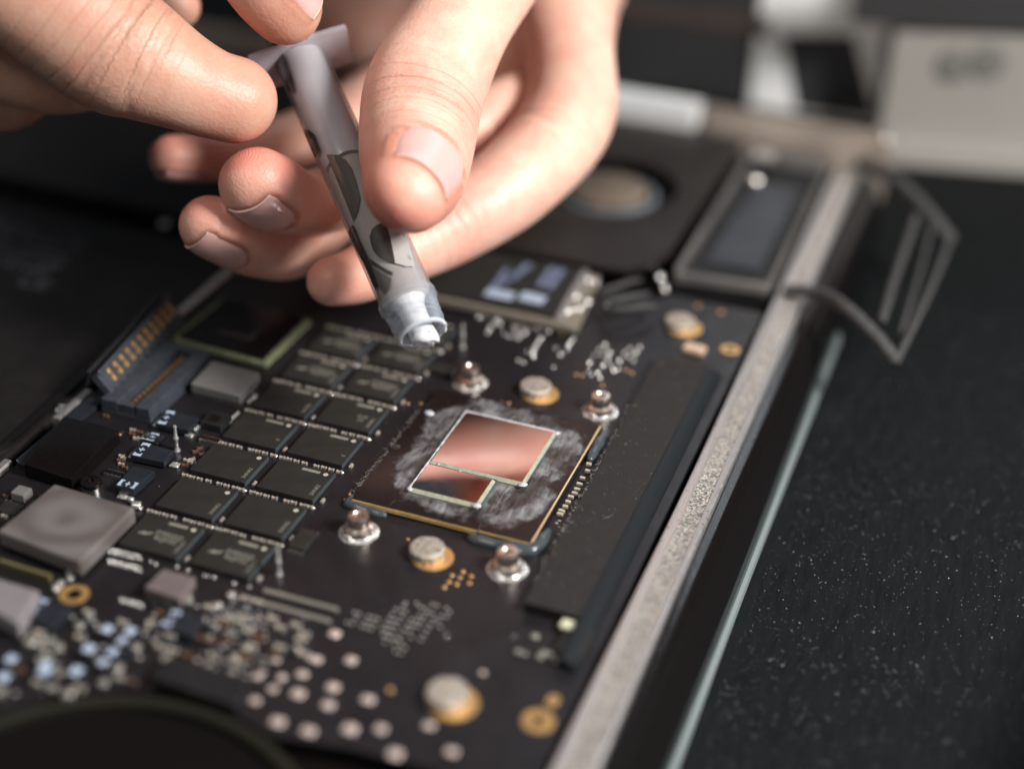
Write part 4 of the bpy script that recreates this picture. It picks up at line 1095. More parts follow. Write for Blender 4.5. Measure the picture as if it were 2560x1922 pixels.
M['barrel'] = mat('grey paste filled barrel', (0.44, 0.405, 0.39), .36, spec=.5, coat=1.0, coat_rough=.06, var=.10, vscale=2.5)
def clear_plastic(name, col, rough, milk, alpha_mix):
    m = mat(name, col, rough, trans=0.0)
    nt = m.node_tree; N = nt.nodes; L = nt.links; p = N["Principled BSDF"]
    p.inputs["Base Color"].default_value = (*col, 1); p.inputs["Roughness"].default_value = rough
    tr = N.new("ShaderNodeBsdfTransparent"); mx = N.new("ShaderNodeMixShader")
    lw = N.new("ShaderNodeLayerWeight"); lw.inputs["Blend"].default_value = .35
    mr = N.new("ShaderNodeMapRange"); mr.inputs[1].default_value = 0; mr.inputs[2].default_value = 1
    mr.inputs[3].default_value = milk; mr.inputs[4].default_value = alpha_mix
    L.new(lw.outputs["Facing"], mr.inputs[0]); L.new(mr.outputs[0], mx.inputs[0])
    L.new(tr.outputs[0], mx.inputs[1]); L.new(p.outputs[0], mx.inputs[2])
    L.new(mx.outputs[0], N["Material Output"].inputs[0])
    return m


M['clear'] = clear_plastic('milky clear plastic', (0.50, 0.55, 0.62), .12, .07, .50)
M['clear_barrel'] = clear_plastic('clear barrel plastic', (0.20, 0.19, 0.20), .08, .13, .80)
M['clear_flange'] = clear_plastic('clear flange plastic', (0.62, 0.56, 0.60), .15, .35, .85)
M['paste'] = mat('pale grey thermal paste', (0.62, 0.63, 0.66), .32, spec=.5, bump=.01, bscale=8)
M['label_dark'] = mat('dark label print', (0.035, 0.030, 0.026), .35, coat=1.0, coat_rough=.06)
M['label_light'] = mat('pale label print', (0.40, 0.385, 0.37), .4, coat=1.0, coat_rough=.06)
sy_lathe("barrel", [(SR, -.05), (SR, SL - .02), (SR * .9, SL)], M['clear_barrel'])
sy_lathe("plunger_rod", [(0, -.1), (.41, -.1), (.415, 2.75), (.38, 2.95), (0, 3.0)], mat('pale lilac plunger', (.58, .56, .60), .30, spec=.6, coat=.6))
sy_lathe("paste_fill", [(0, 3.02), (.37, 3.02), (.43, 3.2), (.435, SL - .15), (.30, SL - .02), (0, SL)], M['barrel'])
for z_ in (): sy_lathe("seal_ring", [(.36, z_ - .03), (.44, z_ - .02), (.44, z_ + .02), (.36, z_ + .03)], M['black_plastic'])
sy_lathe("plunger", [(0, -.62), (.40, -.62), (.42, -.56), (.42, -.50), (.16, -.48), (.16, -.06)], M['clear_flange'])
sy_lathe("shoulder_ring", [(SR, SL - .10), (SR + .03, SL - .08), (SR + .03, SL + .02), (SR - .01, SL + .04)], M['clear'])
CL = .62
sy_lathe("collar_rim", [(SR - .115, SL + CL - .03), (SR - .12, SL + CL + .01), (SR - .09, SL + CL + .035), (SR - .055, SL + CL + .02), (SR - .055, SL + CL - .03)], mat("milky plastic rim", (.5, .54, .6), .2, coat=.5))
sy_lathe("collar", [(SR, SL), (SR - .01, SL + .1), (SR - .06, SL + CL), (SR - .075, SL + CL + .02), (SR - .10, SL + CL), (SR - .06, SL + .12), (SR - .05, SL + .02)], M['clear'])
for k, zz in enumerate((.16, .24, .40, .46)):
    r_ = SR - .02 - .05 * zz
    V_ = []
    for i in range(49):
        a = 2 * math.pi * i / 48; V_.append((r_ * math.cos(a), r_ * math.sin(a), SL + zz + .07 * math.sin(a + k)))
    o = obj("thread_ring", tube_me("thread_ring", V_[:-1], .013, 6, closed=True), M['clear'], None, tuple(SA)); o.rotation_euler = sy_rot.to_euler(); adopt(o, syr)
sy_lathe("nozzle", [(.30, SL - .02), (.23, SL + .12), (.215, SL + .5), (.215, SL + .62)], M['paste'])
noz = lathe_me("paste_tip", [(.20, SL + .3), (.22, SL + .60), (.235, SL + .70), (.225, SL + .80), (.18, SL + .84), (.13, SL + .80), (.06, SL + .82), (0, SL + .80)], 40)
rr_ = random.Random(3)
for v in noz.vertices:
    a = math.atan2(v.co.y, v.co.x); k = max(0, (v.co.z - SL - .55) / .3)
    v.co.z += k * (.07 * math.sin(a + .5) + .012 * math.sin(4 * a)); v.co.x *= 1 + .05 * k * math.sin(3 * a); v.co.y *= 1 + .05 * k * math.sin(2 * a + 2)
o = obj("paste_tip", noz, M['paste'], None, tuple(SA)); o.rotation_euler = sy_rot.to_euler(); adopt(o, syr)
sm = o.modifiers.new("smooth", 'SUBSURF'); sm.levels = sm.render_levels = 2
# paste smeared on the collar mouth
zc = SL + CL; rc = SR - .075
B_ = np.array(sy_rot.to_matrix())


def cyl(a, z, r): return SA + B_ @ np.array([r * math.cos(a), r * math.sin(a), z])


def cyl_hit(px, py, r):
    """where the sight line through a photo pixel meets the barrel surface, as (angle, height)"""
    d = B_.T @ ray(px, py); o_ = B_.T @ (CP - SA)
    a = d[0] ** 2 + d[1] ** 2; b_ = 2 * (o_[0] * d[0] + o_[1] * d[1]); c = o_[0] ** 2 + o_[1] ** 2 - r * r
    D = b_ * b_ - 4 * a * c
    t = (-b_ - math.sqrt(max(D, 0))) / (2 * a); p = o_ + d * t
    return math.atan2(p[1], p[0]), p[2]


dr0 = cyl(cyl_hit(1100, 800, SR)[0], SL + .80, .17); dr = [dr0 + np.array([-.05, 0, .10]), dr0, dr0 + np.array([.01, 0, -.07]), dr0 + np.array([.015, 0, -.14]), dr0 + np.array([.02, 0, -.19])]
obj("paste_drip", tube_me("paste_drip", dr, [.045, .032, .020, .014, .008], 10), M['paste'], syr)
a0 = cyl_hit(1110, 800, rc)[0]
pts_ = [cyl(a0 + t, zc + .01 + .02 * math.sin(t * 9), rc + .005) for t in np.linspace(-.75, .55, 12)]
obj("mouth_smear", tube_me("mouth_smear", pts_, [.01, .02, .03, .035, .03, .04, .035, .03, .035, .04, .03, .01], 8), M['paste'], syr)


def label_patch(name, outline, m, r):
    """flat print wrapped on the barrel, outline given in photo pixels"""
    P = [cyl_hit(x, y, r) for x, y in outline]
    a0 = P[0][0]; P = [((a - a0 + math.pi) % (2 * math.pi) - math.pi + a0, z) for a, z in P]
    bm = bmesh.new(); f = bm.faces.new([bm.verts.new((a, z, 0)) for a, z in P])
    bmesh.ops.triangulate(bm, faces=[f])
    for _ in range(3): bmesh.ops.subdivide_edges(bm, edges=[e for e in bm.edges if e.calc_length() > .12], cuts=1)
    bmesh.ops.triangulate(bm, faces=bm.faces)
    for v in bm.verts: v.co = Vector(tuple(cyl(v.co.x, v.co.y, r)))
    me = finish(bm, name, True); return obj(name, me, m, syr)


def zx(pts, ox, oy, s): return [(ox + x / s, oy + y / s) for x, y in pts]


Z4 = (840, 560, 4.885); Z9 = (560, 80, 3.322)
R1 = SR + .003
label_patch("label_print", zx([(150, 110), (175, 40), (210, 10), (235, 60), (290, 200), (380, 380), (440, 520), (520, 770), (480, 795), (440, 720), (380, 560), (280, 380), (190, 210)], *Z4), M['label_dark'], R1)
label_patch("label_print", zx([(410, 150), (440, 60), (500, 10), (600, -20), (650, 120), (690, 290), (725, 480), (620, 455), (520, 400), (455, 330), (425, 240)], *Z4), M['label_dark'], R1)
label_patch("label_print", zx([(405, 420), (480, 470), (600, 545), (695, 590), (680, 635), (600, 595), (500, 535), (430, 490)], *Z4), M['label_dark'], R1 + .001)
label_patch("label_print", zx([(440, 530), (560, 600), (680, 660), (660, 760), (590, 860), (545, 800), (500, 700)], *Z4), mat('mid brown label print', (.10, .086, .076), .35, coat=1), R1)
label_patch("label_print", zx([(700, 810), (750, 850), (800, 990), (760, 1070), (710, 980), (665, 870), (660, 820)], *Z9), M['label_dark'], R1)
label_patch("label_print", zx([(850, 1020), (930, 1020), (1010, 1060), (1060, 1130), (1100, 1250), (1130, 1380), (1110, 1480), (1075, 1580), (1020, 1440), (950, 1260), (890, 1120)], *Z9), mat('brown grey label print', (.07, .06, .05), .35, coat=1), R1)
label_patch("label_print", zx([(400, 90), (450, 95), (520, 250), (570, 400), (590, 500), (540, 500), (470, 370), (400, 230)], *Z9), M['label_dark'], R1)
label_patch("label_print", zx([(620, 0), (800, -10), (900, 260), (960, 520), (860, 520), (725, 480), (690, 300), (650, 120)], *Z4), M['label_light'], R1)
# flange wings and thumb rest
for sgn, (px, py) in ((1, (650, 125)), (-1, (838, 112))):
    pass
ca = cyl_hit(790, 110, SR)[0]
fl = []
for i in range(40):
    a = 2 * math.pi * i / 40; c_, s_ = math.cos(a), math.sin(a)
    fl.append((.93 * c_ / max(abs(c_), abs(s_) * 1.0, .72), 0.50 * s_ / max(abs(c_) * .9, abs(s_), .72)))
fm = prism_me("flange", fl, -.10, .0, .02, 2)
o = obj("flange", fm, M['clear_flange'], None, tuple(SA + SAX * .52))
q0 = sy_rot.copy()
# turn the wings square to the view
xw = RM[0] - SAX * np.dot(RM[0], SAX); xw /= np.linalg.norm(xw); yw = np.cross(SAX, xw)
o.matrix_basis = Matrix(((xw[0], yw[0], SAX[0], o.location[0]), (xw[1], yw[1], SAX[1], o.location[1]), (xw[2], yw[2], SAX[2], o.location[2]), (0, 0, 0, 1)))
adopt(o, syr)

# ================================================================== HANDS
RES = 0.05


class Finger:
    def __init__(s, pts, dorsal, flat=.9, n=6, k=.12):
        P = np.array([cpt(*p[:3]) for p in pts]); R = np.array([p[3] / F * p[2] for p in pts]); s.k = k
        m = len(P); Q = []; q = []
        for i in range(m - 1):
            for f in np.linspace(0, 1, n, endpoint=(i == m - 2)):
                def cr_(A):
                    a0, a1, a2, a3 = A[max(i - 1, 0)], A[i], A[i + 1], A[min(i + 2, m - 1)]
                    return .5 * ((2 * a1) + (-a0 + a2) * f + (2 * a0 - 5 * a1 + 4 * a2 - a3) * f * f + (-a0 + 3 * a1 - 3 * a2 + a3) * f ** 3)
                Q.append(cr_(P)); q.append(cr_(R))
        s.P = np.array(Q); s.R = np.array(q)
        L_ = np.r_[0, np.cumsum(np.linalg.norm(np.diff(s.P, axis=0), axis=1))]
        s.L = L_[-1]; s.S = L_[-1] - L_                    # arc length counted from the tip
        T = np.gradient(s.P, axis=0); s.T = T / np.linalg.norm(T, axis=1)[:, None]
        D = np.tile(np.array(dorsal, float), (len(Q), 1)) if np.ndim(dorsal) == 1 else np.stack([np.interp(np.linspace(0, 1, len(Q)), np.linspace(0, 1, len(dorsal)), np.array(dorsal, float)[:, j]) for j in range(3)], 1)
        D = D - (D * s.T).sum(1)[:, None] * s.T; s.D = D / np.linalg.norm(D, axis=1)[:, None]
        s.flat = flat; s.creases = []; s.nail = None

    def query(s, X):
        """nearest point on the centre line: arc length s (negative past the tip), angle from dorsal, radial distance"""
        best = np.full(len(X), 1e9, np.float32); bs = np.zeros(len(X), np.float32); bi = np.zeros(len(X), np.int32)
        for i in range(len(s.P) - 1):
            a, b = s.P[i], s.P[i + 1]; ab = b - a; l2 = ab @ ab
            t = np.clip(((X - a) @ ab) / l2, 0, 1)
            d = np.linalg.norm(X - (a + t[:, None] * ab), axis=1) - (s.R[i] * (1 - t) + s.R[i + 1] * t)
            w = d < best; best[w] = d[w]; bs[w] = (i + t)[w]; bi[w] = i
        f = bs; i0 = np.minimum(f.astype(int), len(s.P) - 2); fr = (f - i0)[:, None]
        C = s.P[i0] * (1 - fr) + s.P[i0 + 1] * fr; D = s.D[i0] * (1 - fr) + s.D[i0 + 1] * fr; T = s.T[i0] * (1 - fr) + s.T[i0 + 1] * fr
        r = s.R[i0] * (1 - fr[:, 0]) + s.R[i0 + 1] * fr[:, 0]
        v = X - C; h = (v * D).sum(1); ax = (v * T).sum(1); W = np.cross(T, D); w_ = (v * W).sum(1)
        arc = s.S[i0] * (1 - fr[:, 0]) + s.S[i0 + 1] * fr[:, 0]
        tip = i0 >= len(s.P) - 2
        arc = np.where(tip & (fr[:, 0] > .98), arc - np.maximum(ax, 0), arc)
        th = np.arctan2(w_, h)
        d = np.sqrt((h / s.flat) ** 2 + w_ ** 2 + ax ** 2) - r
        return d, arc, th, r

    def sdf(s, X):
        d, arc, th, r = s.query(X)
        for (a0, dep_, wid, t0, tw, wob) in s.creases:
            dt = np.abs((th - t0 + np.pi) % (2 * np.pi) - np.pi)
            m = np.clip(1 - (dt / tw) ** 2, 0, 1)
            d = d + dep_ * np.exp(-((arc - a0 - wob * np.sin(3 * th)) / wid) ** 2) * m
        if s.nail:
            e = s.nail_field(arc, th)
            d = d + .045 * np.clip(-e / .06, 0, 1) * (np.abs(th) < 1.5) - .030 * np.exp(-((e - .06) / .05) ** 2) * (np.abs(th) < 1.6) * np.clip((arc - s.nail[0]) / .15 + .3, 0, 1)
        return d

    def nail_field(s, arc, th):
        """<0 inside the nail; nail = (arc at free edge, arc at root, half width in radians)"""
        a, b, tw = s.nail[:3]; c, hl = (a + b) / 2, (b - a) / 2
        u = np.abs((arc - c) / hl); v = np.abs(th / tw)
        rad = np.where(arc > c, (u ** 2.6 + v ** 2.6) ** (1 / 2.6), np.maximum(u, 0) ** 6 + v ** 6)
        rad = np.where(arc > c, rad, np.maximum(rad, 0) ** (1 / 6))
        return (rad - 1) * min(hl, .5)

    def surf(s, arc, th, off):
        """point on the surface; past the end of the centre line it rounds over the tip"""
        sc = max(arc, 0.0); i = np.interp(-sc, -s.S, np.arange(len(s.S))); i0 = min(int(i), len(s.P) - 2); f = i - i0
        g = lambda A: A[i0] * (1 - f) + A[i0 + 1] * f
        C, D, T, r = g(s.P), g(s.D), g(s.T), g(s.R) + off; W = np.cross(T, D)
        ax = min(max(-arc, 0), r * .97); q = math.sqrt(r * r - ax * ax)
        # flattened section
        rad = q / math.sqrt((math.cos(th) / s.flat) ** 2 + math.sin(th) ** 2)
        return C + T * ax + (D * math.cos(th) + W * math.sin(th)) * rad


def smin(a, b, k):
    h = np.clip(.5 + .5 * (b - a) / k, 0, 1)
    return b * (1 - h) + a * h - k * h * (1 - h)


def grid_bounds(fs):
    lo = np.min([(f.P - f.R[:, None]).min(0) for f in fs], 0) - .3; hi = np.max([(f.P + f.R[:, None]).max(0) for f in fs], 0) + .3
    return lo, hi


def surface_nets(Fd, lo, res):
    nx, ny, nz = Fd.shape; ins = Fd < 0
    c = ins[:-1, :-1, :-1].astype(np.int8)
    cnt = np.zeros((nx - 1, ny - 1, nz - 1), np.int8)
    for dx in (0, 1):
        for dy in (0, 1):
            for dz in (0, 1): cnt += ins[dx:nx - 1 + dx, dy:ny - 1 + dy, dz:nz - 1 + dz]
    act = (cnt > 0) & (cnt < 8); idx = np.argwhere(act); ids = np.full(act.shape, -1, np.int64); ids[act] = np.arange(len(idx))
    acc = np.zeros((len(idx), 3)); num = np.zeros(len(idx))
    corners = [(0, 0, 0), (1, 0, 0), (0, 1, 0), (1, 1, 0), (0, 0, 1), (1, 0, 1), (0, 1, 1), (1, 1, 1)]
    vals = [Fd[idx[:, 0] + a, idx[:, 1] + b, idx[:, 2] + c_] for a, b, c_ in corners]
    for i in range(8):
        for j in range(i + 1, 8):
            df = np.array(corners[j]) - np.array(corners[i])
            if np.abs(df).sum() != 1: continue
            a, b = vals[i], vals[j]; m = (a < 0) != (b < 0); t = np.where(m, a / np.where(m, a - b, 1), 0)
            p = np.array(corners[i]) + t[:, None] * df; acc[m] += p[m]; num[m] += 1
    V = lo + (idx + acc / num[:, None]) * res
    faces = []
    for ax in range(3):
        sl0 = [slice(None)] * 3; sl1 = [slice(None)] * 3; sl0[ax] = slice(0, -1); sl1[ax] = slice(1, None)
        A, B = ins[tuple(sl0)], ins[tuple(sl1)]; e = np.argwhere(A != B)
        o1, o2 = [(1, 2), (2, 0), (0, 1)][ax]
        ok = (e[:, o1] > 0) & (e[:, o2] > 0) & (e[:, o1] < Fd.shape[o1] - 1) & (e[:, o2] < Fd.shape[o2] - 1); e = e[ok]
        def g(d1, d2):
            q = e.copy(); q[:, o1] -= d1; q[:, o2] -= d2; return ids[q[:, 0], q[:, 1], q[:, 2]]
        Q = np.stack([g(1, 1), g(0, 1), g(0, 0), g(1, 0)], 1)
        fl_ = A[tuple(e.T)]; Q[~fl_] = Q[~fl_][:, ::-1]; faces.append(Q)
    return V, np.concatenate(faces)


def build_hand(root, fs, skin, name="skin", palm_k=.35, attrs=None):
    lo, hi = grid_bounds(fs); dims = np.ceil((hi - lo) / RES).astype(int) + 1
    Fd = np.full(dims, 5.0, np.float32)
    for f in fs:
        l2 = (f.P - f.R[:, None]).min(0) - .45; h2 = (f.P + f.R[:, None]).max(0) + .45
        a = np.maximum(((l2 - lo) / RES).astype(int), 0); b = np.minimum(((h2 - lo) / RES).astype(int) + 1, dims)
        ax = [lo[i] + RES * np.arange(a[i], b[i]) for i in range(3)]
        G = np.stack(np.meshgrid(*ax, indexing='ij'), -1).reshape(-1, 3)
        # coarse cull round the centre line
        cd = np.full(len(G), 1e9, np.float32)
        for i in range(0, len(f.P), 2):
            cd = np.minimum(cd, np.linalg.norm(G - f.P[i], axis=1) - f.R[i])
        near = (cd < .5) & (cd > -.4)
        val = np.where(cd < 0, cd, 5.0).astype(np.float32); val[near] = f.sdf(G[near])
        sub = Fd[a[0]:b[0], a[1]:b[1], a[2]:b[2]]
        Fd[a[0]:b[0], a[1]:b[1], a[2]:b[2]] = smin(sub, val.reshape(sub.shape), f.k)
    Fd[0], Fd[-1] = 1, 1; Fd[:, 0] = 1; Fd[:, -1] = 1; Fd[:, :, 0] = 1; Fd[:, :, -1] = 1
    V, Q = surface_nets(Fd, lo, RES)
    me = bpy.data.meshes.new(name)
    me.vertices.add(len(V)); me.vertices.foreach_set("co", cam2w(V).astype(np.float32).ravel())
    me.loops.add(len(Q) * 4); me.loops.foreach_set("vertex_index", Q.astype(np.int32).ravel())
    me.polygons.add(len(Q)); me.polygons.foreach_set("loop_start", np.arange(0, len(Q) * 4, 4, dtype=np.int32))
    me.update(calc_edges=True); me.validate(); me.shade_smooth()
    # skin coordinates: arc from tip, angle*radius, redness, wrinkle weight
    bd = np.full(len(V), 1e9, np.float32); A = np.zeros((len(V), 3), np.float32); red = np.zeros(len(V), np.float32); wr = np.zeros(len(V), np.float32); pr__ = np.zeros(len(V), np.float32); nl = np.zeros(len(V), np.float32)
    for fi, f in enumerate(fs):
        if f.L < .01: continue
        cd = np.full(len(V), 1e9, np.float32)
        for i in range(0, len(f.P), 2): cd = np.minimum(cd, np.linalg.norm(V - f.P[i], axis=1) - f.R[i])
        nr = np.where(cd < .3)[0]
        if len(nr) == 0: continue
        d, arc, th, r = f.query(V[nr]); w = np.abs(d) < bd[nr]; k = nr[w]
        bd[k] = np.abs(d)[w]; A[k] = np.stack([arc[w], (th * r)[w], np.full(w.sum(), fi * 7.3)], 1)
        rd = getattr(f, 'red', .0)
        red[k] = rd * np.clip(1.15 - arc[w] / 1.5, 0, 1) * (0.62 - .38 * np.cos(th[w])) + .25 * np.exp(-((arc[w] - 2.2) / .5) ** 2) * rd
        ww = np.zeros(w.sum())
        for (c0, sp, side, amt) in getattr(f, 'wrinkle', []):
            cth = np.cos(th[w]) * side
            ww += amt * np.exp(-((arc[w] - c0) / sp) ** 2) * np.clip(cth * .8 + .45, 0, 1)
        wr[k] = ww; pr__[k] = np.clip(1 - arc[w] / 1.3, 0, 1) * np.clip(-np.cos(th[w]) + .6, 0, 1)
        if f.nail:
            e = f.nail_field(arc[w], th[w]); nl[k] = np.exp(-((e - .01) / .05) ** 2) * (np.abs(th[w]) < 1.6)
    for nm, arr in (("red", red), ("wrinkle", wr), ("ridge", pr__), ("nailrim", nl)):
        at_ = me.attributes.new(nm, 'FLOAT', 'POINT'); at_.data.foreach_set("value", arr.astype(np.float32))
    at_ = me.attributes.new("skinco", 'FLOAT_VECTOR', 'POINT'); at_.data.foreach_set("vector", A.ravel())
    o = obj(name, me, skin, root)
    for f in fs:
        if f.nail and len(f.nail) > 3: nail_obj(f, root)
    return o


def nail_obj(f, root):
    a, b, tw, m = f.nail[:4]; nu, nv = 26, 26; V = []; Fc = []
    for side in (0, 1):
        for i in range(nu + 1):
            u = i / nu
            for j in range(nv + 1):
                v = -1 + 2 * j / nv
                # outline: squarish free edge, rounded root
                x = abs(v); c, hl = (a + b) / 2, (b - a) / 2
                top = c + hl * (1 - x ** 2.6) ** (1 / 2.6) if x < 1 else c
                bot = a + .05 * x ** 2 * hl
                arc = bot + (top - bot) * u; th = v * tw
                o_ = .012 + .018 * (1 - x ** 4) - (.03 if side else 0) - .03 * max(0, (u - .8) / .2) - .03 * x ** 10
                V.append(cam2w(f.surf(arc, th, o_)))
    n1 = (nu + 1) * (nv + 1)
    for i in range(nu):
        for j in range(nv):
            p = i * (nv + 1) + j; q = [p, p + 1, p + nv + 2, p + nv + 1]
            Fc.append(tuple(q)); Fc.append(tuple(k + n1 for k in q[::-1]))
    for j in range(nv):
        Fc.append((j, j + n1, j + 1 + n1, j + 1))
    me = mesh("fingernail", V, Fc, True)
    o = obj("fingernail", me, m, root)
    E_ = [cam2w(f.surf(a + .05 * abs(v) ** 2 * (b - a) / 2 + .01, v * tw, .030 - .012 * v ** 4)) for v in np.linspace(-.93, .93, 24)]
    obj("nail_edge", tube_me("nail_edge", E_, .013, 6), NAIL_EDGE, o)
    return o


def skin_mat(name, base, red, dark, sss=.35):
    m = bpy.data.materials.new(name); m.use_nodes = True; nt = m.node_tree; N = nt.nodes; L = nt.links; p = N["Principled BSDF"]

    def attr(n):
        a = N.new("ShaderNodeAttribute"); a.attribute_name = n; return a

    def nz(vec, sc, det=5, dist=0, rough=.6, scale=(1, 1, 1)):
        mp = N.new("ShaderNodeMapping"); mp.inputs["Scale"].default_value = scale; L.new(vec, mp.inputs[0])
        n = N.new("ShaderNodeTexNoise"); n.inputs["Scale"].default_value = sc; n.inputs["Detail"].default_value = det; n.inputs["Distortion"].default_value = dist; n.inputs["Roughness"].default_value = rough
        L.new(mp.outputs[0], n.inputs["Vector"]); return n.outputs[0]

    def mth(op, a, b=None, c=None, clamp=False):
        n = N.new("ShaderNodeMath"); n.operation = op; n.use_clamp = clamp
        for i, x in enumerate((a, b, c)):
            if x is None: continue
            if isinstance(x, (int, float)): n.inputs[i].default_value = x
            else: L.new(x, n.inputs[i])
        return n.outputs[0]

    def mix(f, a, b):
        n = N.new("ShaderNodeMix"); n.data_type = 'RGBA'
        if isinstance(f, (int, float)): n.inputs[0].default_value = f
        else: L.new(f, n.inputs[0])
        for k, x in ((6, a), (7, b)):
            if isinstance(x, tuple): n.inputs[k].default_value = (*x, 1)
            else: L.new(x, n.inputs[k])
        return n.outputs[2]
    tc = N.new("ShaderNodeTexCoord"); O = tc.outputs["Object"]; sk = attr("skinco").outputs["Vector"]
    wr = attr("wrinkle").outputs["Fac"]; rd = attr("red").outputs["Fac"]; ri = attr("ridge").outputs["Fac"]; nr = attr("nailrim").outputs["Fac"]
    mott = N.new("ShaderNodeMapRange"); mott.inputs[1].default_value = .35; mott.inputs[2].default_value = .65; L.new(nz(O, 1.3, 5), mott.inputs[0])
    m2 = N.new("ShaderNodeMapRange"); m2.inputs[1].default_value = .38; m2.inputs[2].default_value = .66; L.new(nz(O, 5.5, 6, .3, .7), m2.inputs[0])
    c = mix(mth('MULTIPLY', mott.outputs[0], .42), base, red)
    c = mix(mth('MULTIPLY', m2.outputs[0], .20), c, red)
    c = mix(mth('MULTIPLY', rd, 1.0, clamp=True), c, red)
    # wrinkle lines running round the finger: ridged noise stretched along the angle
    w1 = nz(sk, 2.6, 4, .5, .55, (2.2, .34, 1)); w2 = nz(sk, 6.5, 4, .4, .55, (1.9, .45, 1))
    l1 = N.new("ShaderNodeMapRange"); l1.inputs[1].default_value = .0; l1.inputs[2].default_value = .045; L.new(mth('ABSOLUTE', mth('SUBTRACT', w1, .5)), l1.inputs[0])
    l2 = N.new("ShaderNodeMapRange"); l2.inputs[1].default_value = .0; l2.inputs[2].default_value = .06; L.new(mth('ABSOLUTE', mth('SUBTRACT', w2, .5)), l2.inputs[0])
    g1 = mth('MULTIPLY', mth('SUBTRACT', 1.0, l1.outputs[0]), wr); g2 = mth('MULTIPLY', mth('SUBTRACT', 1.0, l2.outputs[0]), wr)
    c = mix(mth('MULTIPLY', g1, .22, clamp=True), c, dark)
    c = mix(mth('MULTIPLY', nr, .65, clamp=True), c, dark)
    L.new(c, p.inputs["Base Color"])
    # relief: wrinkles, pores, fingerprint ridges
    cell = N.new("ShaderNodeTexVoronoi"); cell.inputs["Scale"].default_value = 16; L.new(O, cell.inputs["Vector"])
    mp = N.new("ShaderNodeMapping"); mp.inputs["Rotation"].default_value = (0, 0, .35); L.new(sk, mp.inputs[0])
    wv = N.new("ShaderNodeTexWave"); wv.inputs["Scale"].default_value = 6.5; wv.inputs["Distortion"].default_value = 1.6; wv.inputs["Detail"].default_value = 1; wv.inputs["Detail Scale"].default_value = .5; wv.bands_direction = 'X'
    L.new(mp.outputs[0], wv.inputs["Vector"])
    wl = N.new("ShaderNodeTexWave"); wl.bands_direction = 'X'; wl.inputs["Scale"].default_value = 1.15; wl.inputs["Distortion"].default_value = 5.0; wl.inputs["Detail"].default_value = 2.5; wl.inputs["Detail Scale"].default_value = .55; wl.inputs["Detail Roughness"].default_value = .55
    mpw = N.new("ShaderNodeMapping"); mpw.inputs["Scale"].default_value = (1, .45, 1); L.new(sk, mpw.inputs[0]); L.new(mpw.outputs[0], wl.inputs["Vector"])
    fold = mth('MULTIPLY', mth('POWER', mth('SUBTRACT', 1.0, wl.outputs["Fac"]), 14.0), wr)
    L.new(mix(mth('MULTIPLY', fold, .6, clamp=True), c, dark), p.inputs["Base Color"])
    h = mth('MULTIPLY', g1, -.5); h = mth('MULTIPLY_ADD', g2, -.35, h); h = mth('MULTIPLY_ADD', fold, -2.2, h)
    h = mth('MULTIPLY_ADD', cell.outputs["Distance"], .30, h); h = mth('MULTIPLY_ADD', nz(O, 34, 4), .24, h)
    h = mth('MULTIPLY_ADD', mth('MULTIPLY', wv.outputs["Fac"], ri), .17, h)
    b = N.new("ShaderNodeBump"); b.inputs["Distance"].default_value = .018; b.inputs["Strength"].default_value = .85
    L.new(h, b.inputs["Height"]); L.new(b.outputs[0], p.inputs["Normal"])
    p.inputs["Roughness"].default_value = .44; p.inputs["Specular IOR Level"].default_value = .48
    p.inputs["Subsurface Weight"].default_value = sss; p.inputs["Subsurface Radius"].default_value = (1.0, .38, .2); p.inputs["Subsurface Scale"].default_value = .16
    return m


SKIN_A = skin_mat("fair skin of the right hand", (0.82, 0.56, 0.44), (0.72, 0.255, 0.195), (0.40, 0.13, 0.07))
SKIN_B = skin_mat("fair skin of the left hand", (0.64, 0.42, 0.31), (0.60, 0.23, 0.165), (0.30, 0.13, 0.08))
NAIL_EDGE = mat('pale nail edge', (0.74, 0.54, 0.44), .4)
NAIL = mat('pink fingernail', (0.72, 0.42, 0.39), .30, spec=.5, coat=.3, coat_rough=.15)
NAIL.node_tree.nodes["Principled BSDF"].inputs["Subsurface Weight"].default_value = .25
NAIL.node_tree.nodes["Principled BSDF"].inputs["Subsurface Scale"].default_value = .1

handA = thing("hand", "hand from the upper right pinching the syringe with a broad thumb, curled fingertips behind it", "hand", tuple(dep(1400, 150, 32)))
thumb = Finger([(1330, -330, 30.0, 165), (1230, -110, 28.4, 150), (1150, 60, 27.4, 130), (1065, 225, 26.8, 153), (1042, 355, 26.2, 150), (1034, 430, 25.4, 136), (1016, 476, 24.75, 113)],
               [(.6, -.2, -.8), (.6, -.3, -.75), (.62, -.38, -.68), (.66, -.62, -.42), (.66, -.62, -.42)], .90)
thumb.nail = (-.24, .88, 1.0, NAIL); thumb.red = 1.25
thumb.wrinkle = [(2.3, .6, 1, .5), (1.35, .25, 1, .3)]
thumb.creases = [(2.35, .018, .05, 0.3, 1.3, .10), (2.7, .018, .05, .1, 1.2, .08)]
index = Finger([(1400, -60, 32.0, 150), (1425, 130, 31.4, 118), (1418, 300, 30.6, 124), (1290, 452, 29.4, 118), (1130, 560, 28.8, 108), (985, 640, 28.2, 88), (895, 688, 27.9, 76), (832, 703, 27.7, 66)],
               [(1, 0, 0), (1, .2, .2), (.6, .8, .1), (.2, 1, .1), (.1, 1, -.1)], .94, k=.16)
index.red = .8; index.wrinkle = [(2.6, .3, -1, .6), (5.4, .6, -1, .5)]; index.creases = [(2.55, .03, .07, 3.14, 1.3, .06), (5.2, .05, .10, 3.14, 1.5, .10)]
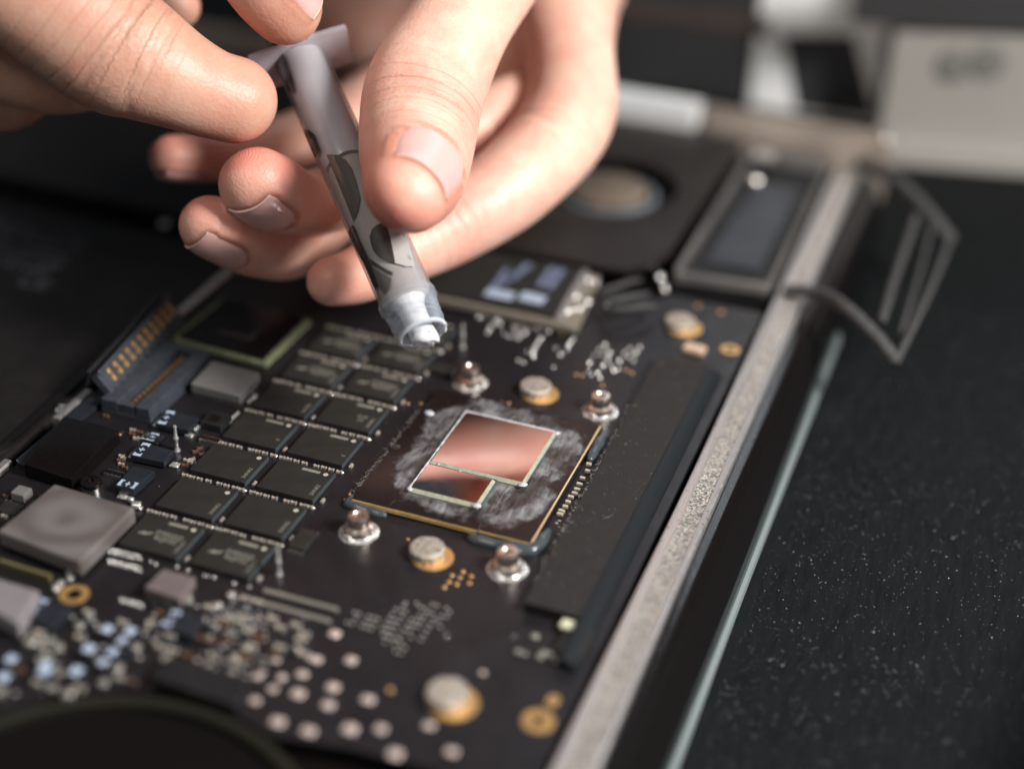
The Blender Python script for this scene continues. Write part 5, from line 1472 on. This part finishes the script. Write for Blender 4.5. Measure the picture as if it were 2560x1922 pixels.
middle = Finger([(1440, 40, 33.0, 110), (1400, 200, 32.3, 100), (1230, 300, 31.2, 92), (1000, 400, 30.0, 95), (840, 490, 28.9, 88), (745, 505, 28.0, 86), (675, 478, 27.2, 100), (645, 462, 26.9, 98)],
                [(1, .2, .4), (.6, .8, .4), (.1, 1, .2), (.05, 1, .1), (.18, .95, -.12)], .94)
middle.nail = (-.30, .62, .85, NAIL); middle.red = 1.0
ring = Finger([(1420, -60, 34.0, 110), (1380, 100, 33.6, 95), (1200, 200, 33.0, 90), (980, 380, 32.0, 90), (760, 590, 29.6, 92), (650, 612, 28.5, 88), (560, 580, 27.6, 82), (528, 566, 27.4, 80)],
              [(1, .2, .4), (.6, .8, .4), (.1, 1, .2), (.05, 1, .1), (.15, .95, -.16)], .94)
ring.nail = (-.25, .66, .9, NAIL); ring.red = 1.0
little = Finger([(1380, -120, 35.0, 110), (1300, 40, 35.0, 85), (1050, 180, 34.5, 85), (800, 330, 32.5, 80), (620, 380, 31.0, 74), (500, 392, 30.0, 66), (432, 395, 29.6, 60)],
                [(.6, .8, .4), (.1, 1, .2), (.15, .8, .1)], .95)
little.nail = (-.3, .55, .8, NAIL); little.red = .8
palm1 = Finger([(760, -160, 36.5, 190), (1000, 60, 36.0, 200), (1250, 60, 35.5, 200), (1380, -60, 34.5, 190), (1400, -260, 34, 190)], (0, 0, -1), 1.0, k=.25)
palm2 = Finger([(1330, -330, 31.5, 190), (1380, -120, 32.5, 170), (1360, 60, 34.0, 120)], (0, 0, -1), 1.0, k=.3)
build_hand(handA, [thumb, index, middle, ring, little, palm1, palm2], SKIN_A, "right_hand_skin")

handB = thing("hand", "hand from the upper left pushing the syringe plunger, large wrinkled forefinger", "hand", tuple(dep(150, 0, 26)))
indexB = Finger([(-160, -180, 25.0, 185), (40, -60, 25.2, 170), (265, 105, 25.8, 168), (330, 140, 25.9, 155), (430, 192, 26.1, 128), (520, 232, 26.4, 112), (585, 250, 26.6, 108)],
                [(-.2, .1, -1), (-.25, -.15, -1), (-.2, -.1, -1)], .95)
indexB.red = .7; indexB.wrinkle = [(2.1, .55, 1, .6), (3.2, .6, 1, .2)]
indexB.creases = [(1.75, .025, .05, 0, 1.5, .12), (2.25, .03, .05, -.2, 1.4, .10)]
thumbB = Finger([(470, -420, 25.8, 150), (590, -220, 25.9, 150), (660, -60, 26.2, 120), (706, 6, 26.6, 107)], [(.8, -.3, -.4), (.85, -.35, -.35)], .9)
thumbB.nail = (-.25, .95, .9, NAIL); thumbB.red = .8
midB = Finger([(-260, 20, 26.6, 130), (-40, 120, 27.0, 120), (110, 190, 27.3, 95), (230, 205, 27.7, 72), (330, 200, 28.3, 55)], (-.2, -.1, -1), .95)
midB.wrinkle = [(1.2, .6, 1, .4)]
ringB = Finger([(-320, 120, 28.0, 120), (-120, 200, 28.2, 110), (0, 240, 28.4, 90), (60, 235, 28.6, 70)], (-.2, -.1, -1), .95)
tipB = Finger([(120, -160, 28.6, 70), (330, -50, 28.9, 66), (440, 15, 29.2, 60)], (-.2, -.1, -1), .95); tipB.red = 1.0
palmB = Finger([(-420, -260, 27.5, 260), (-120, -320, 27.5, 260), (250, -420, 27.0, 240), (470, -470, 26.5, 170)], (0, 0, -1), 1.0, k=.3)
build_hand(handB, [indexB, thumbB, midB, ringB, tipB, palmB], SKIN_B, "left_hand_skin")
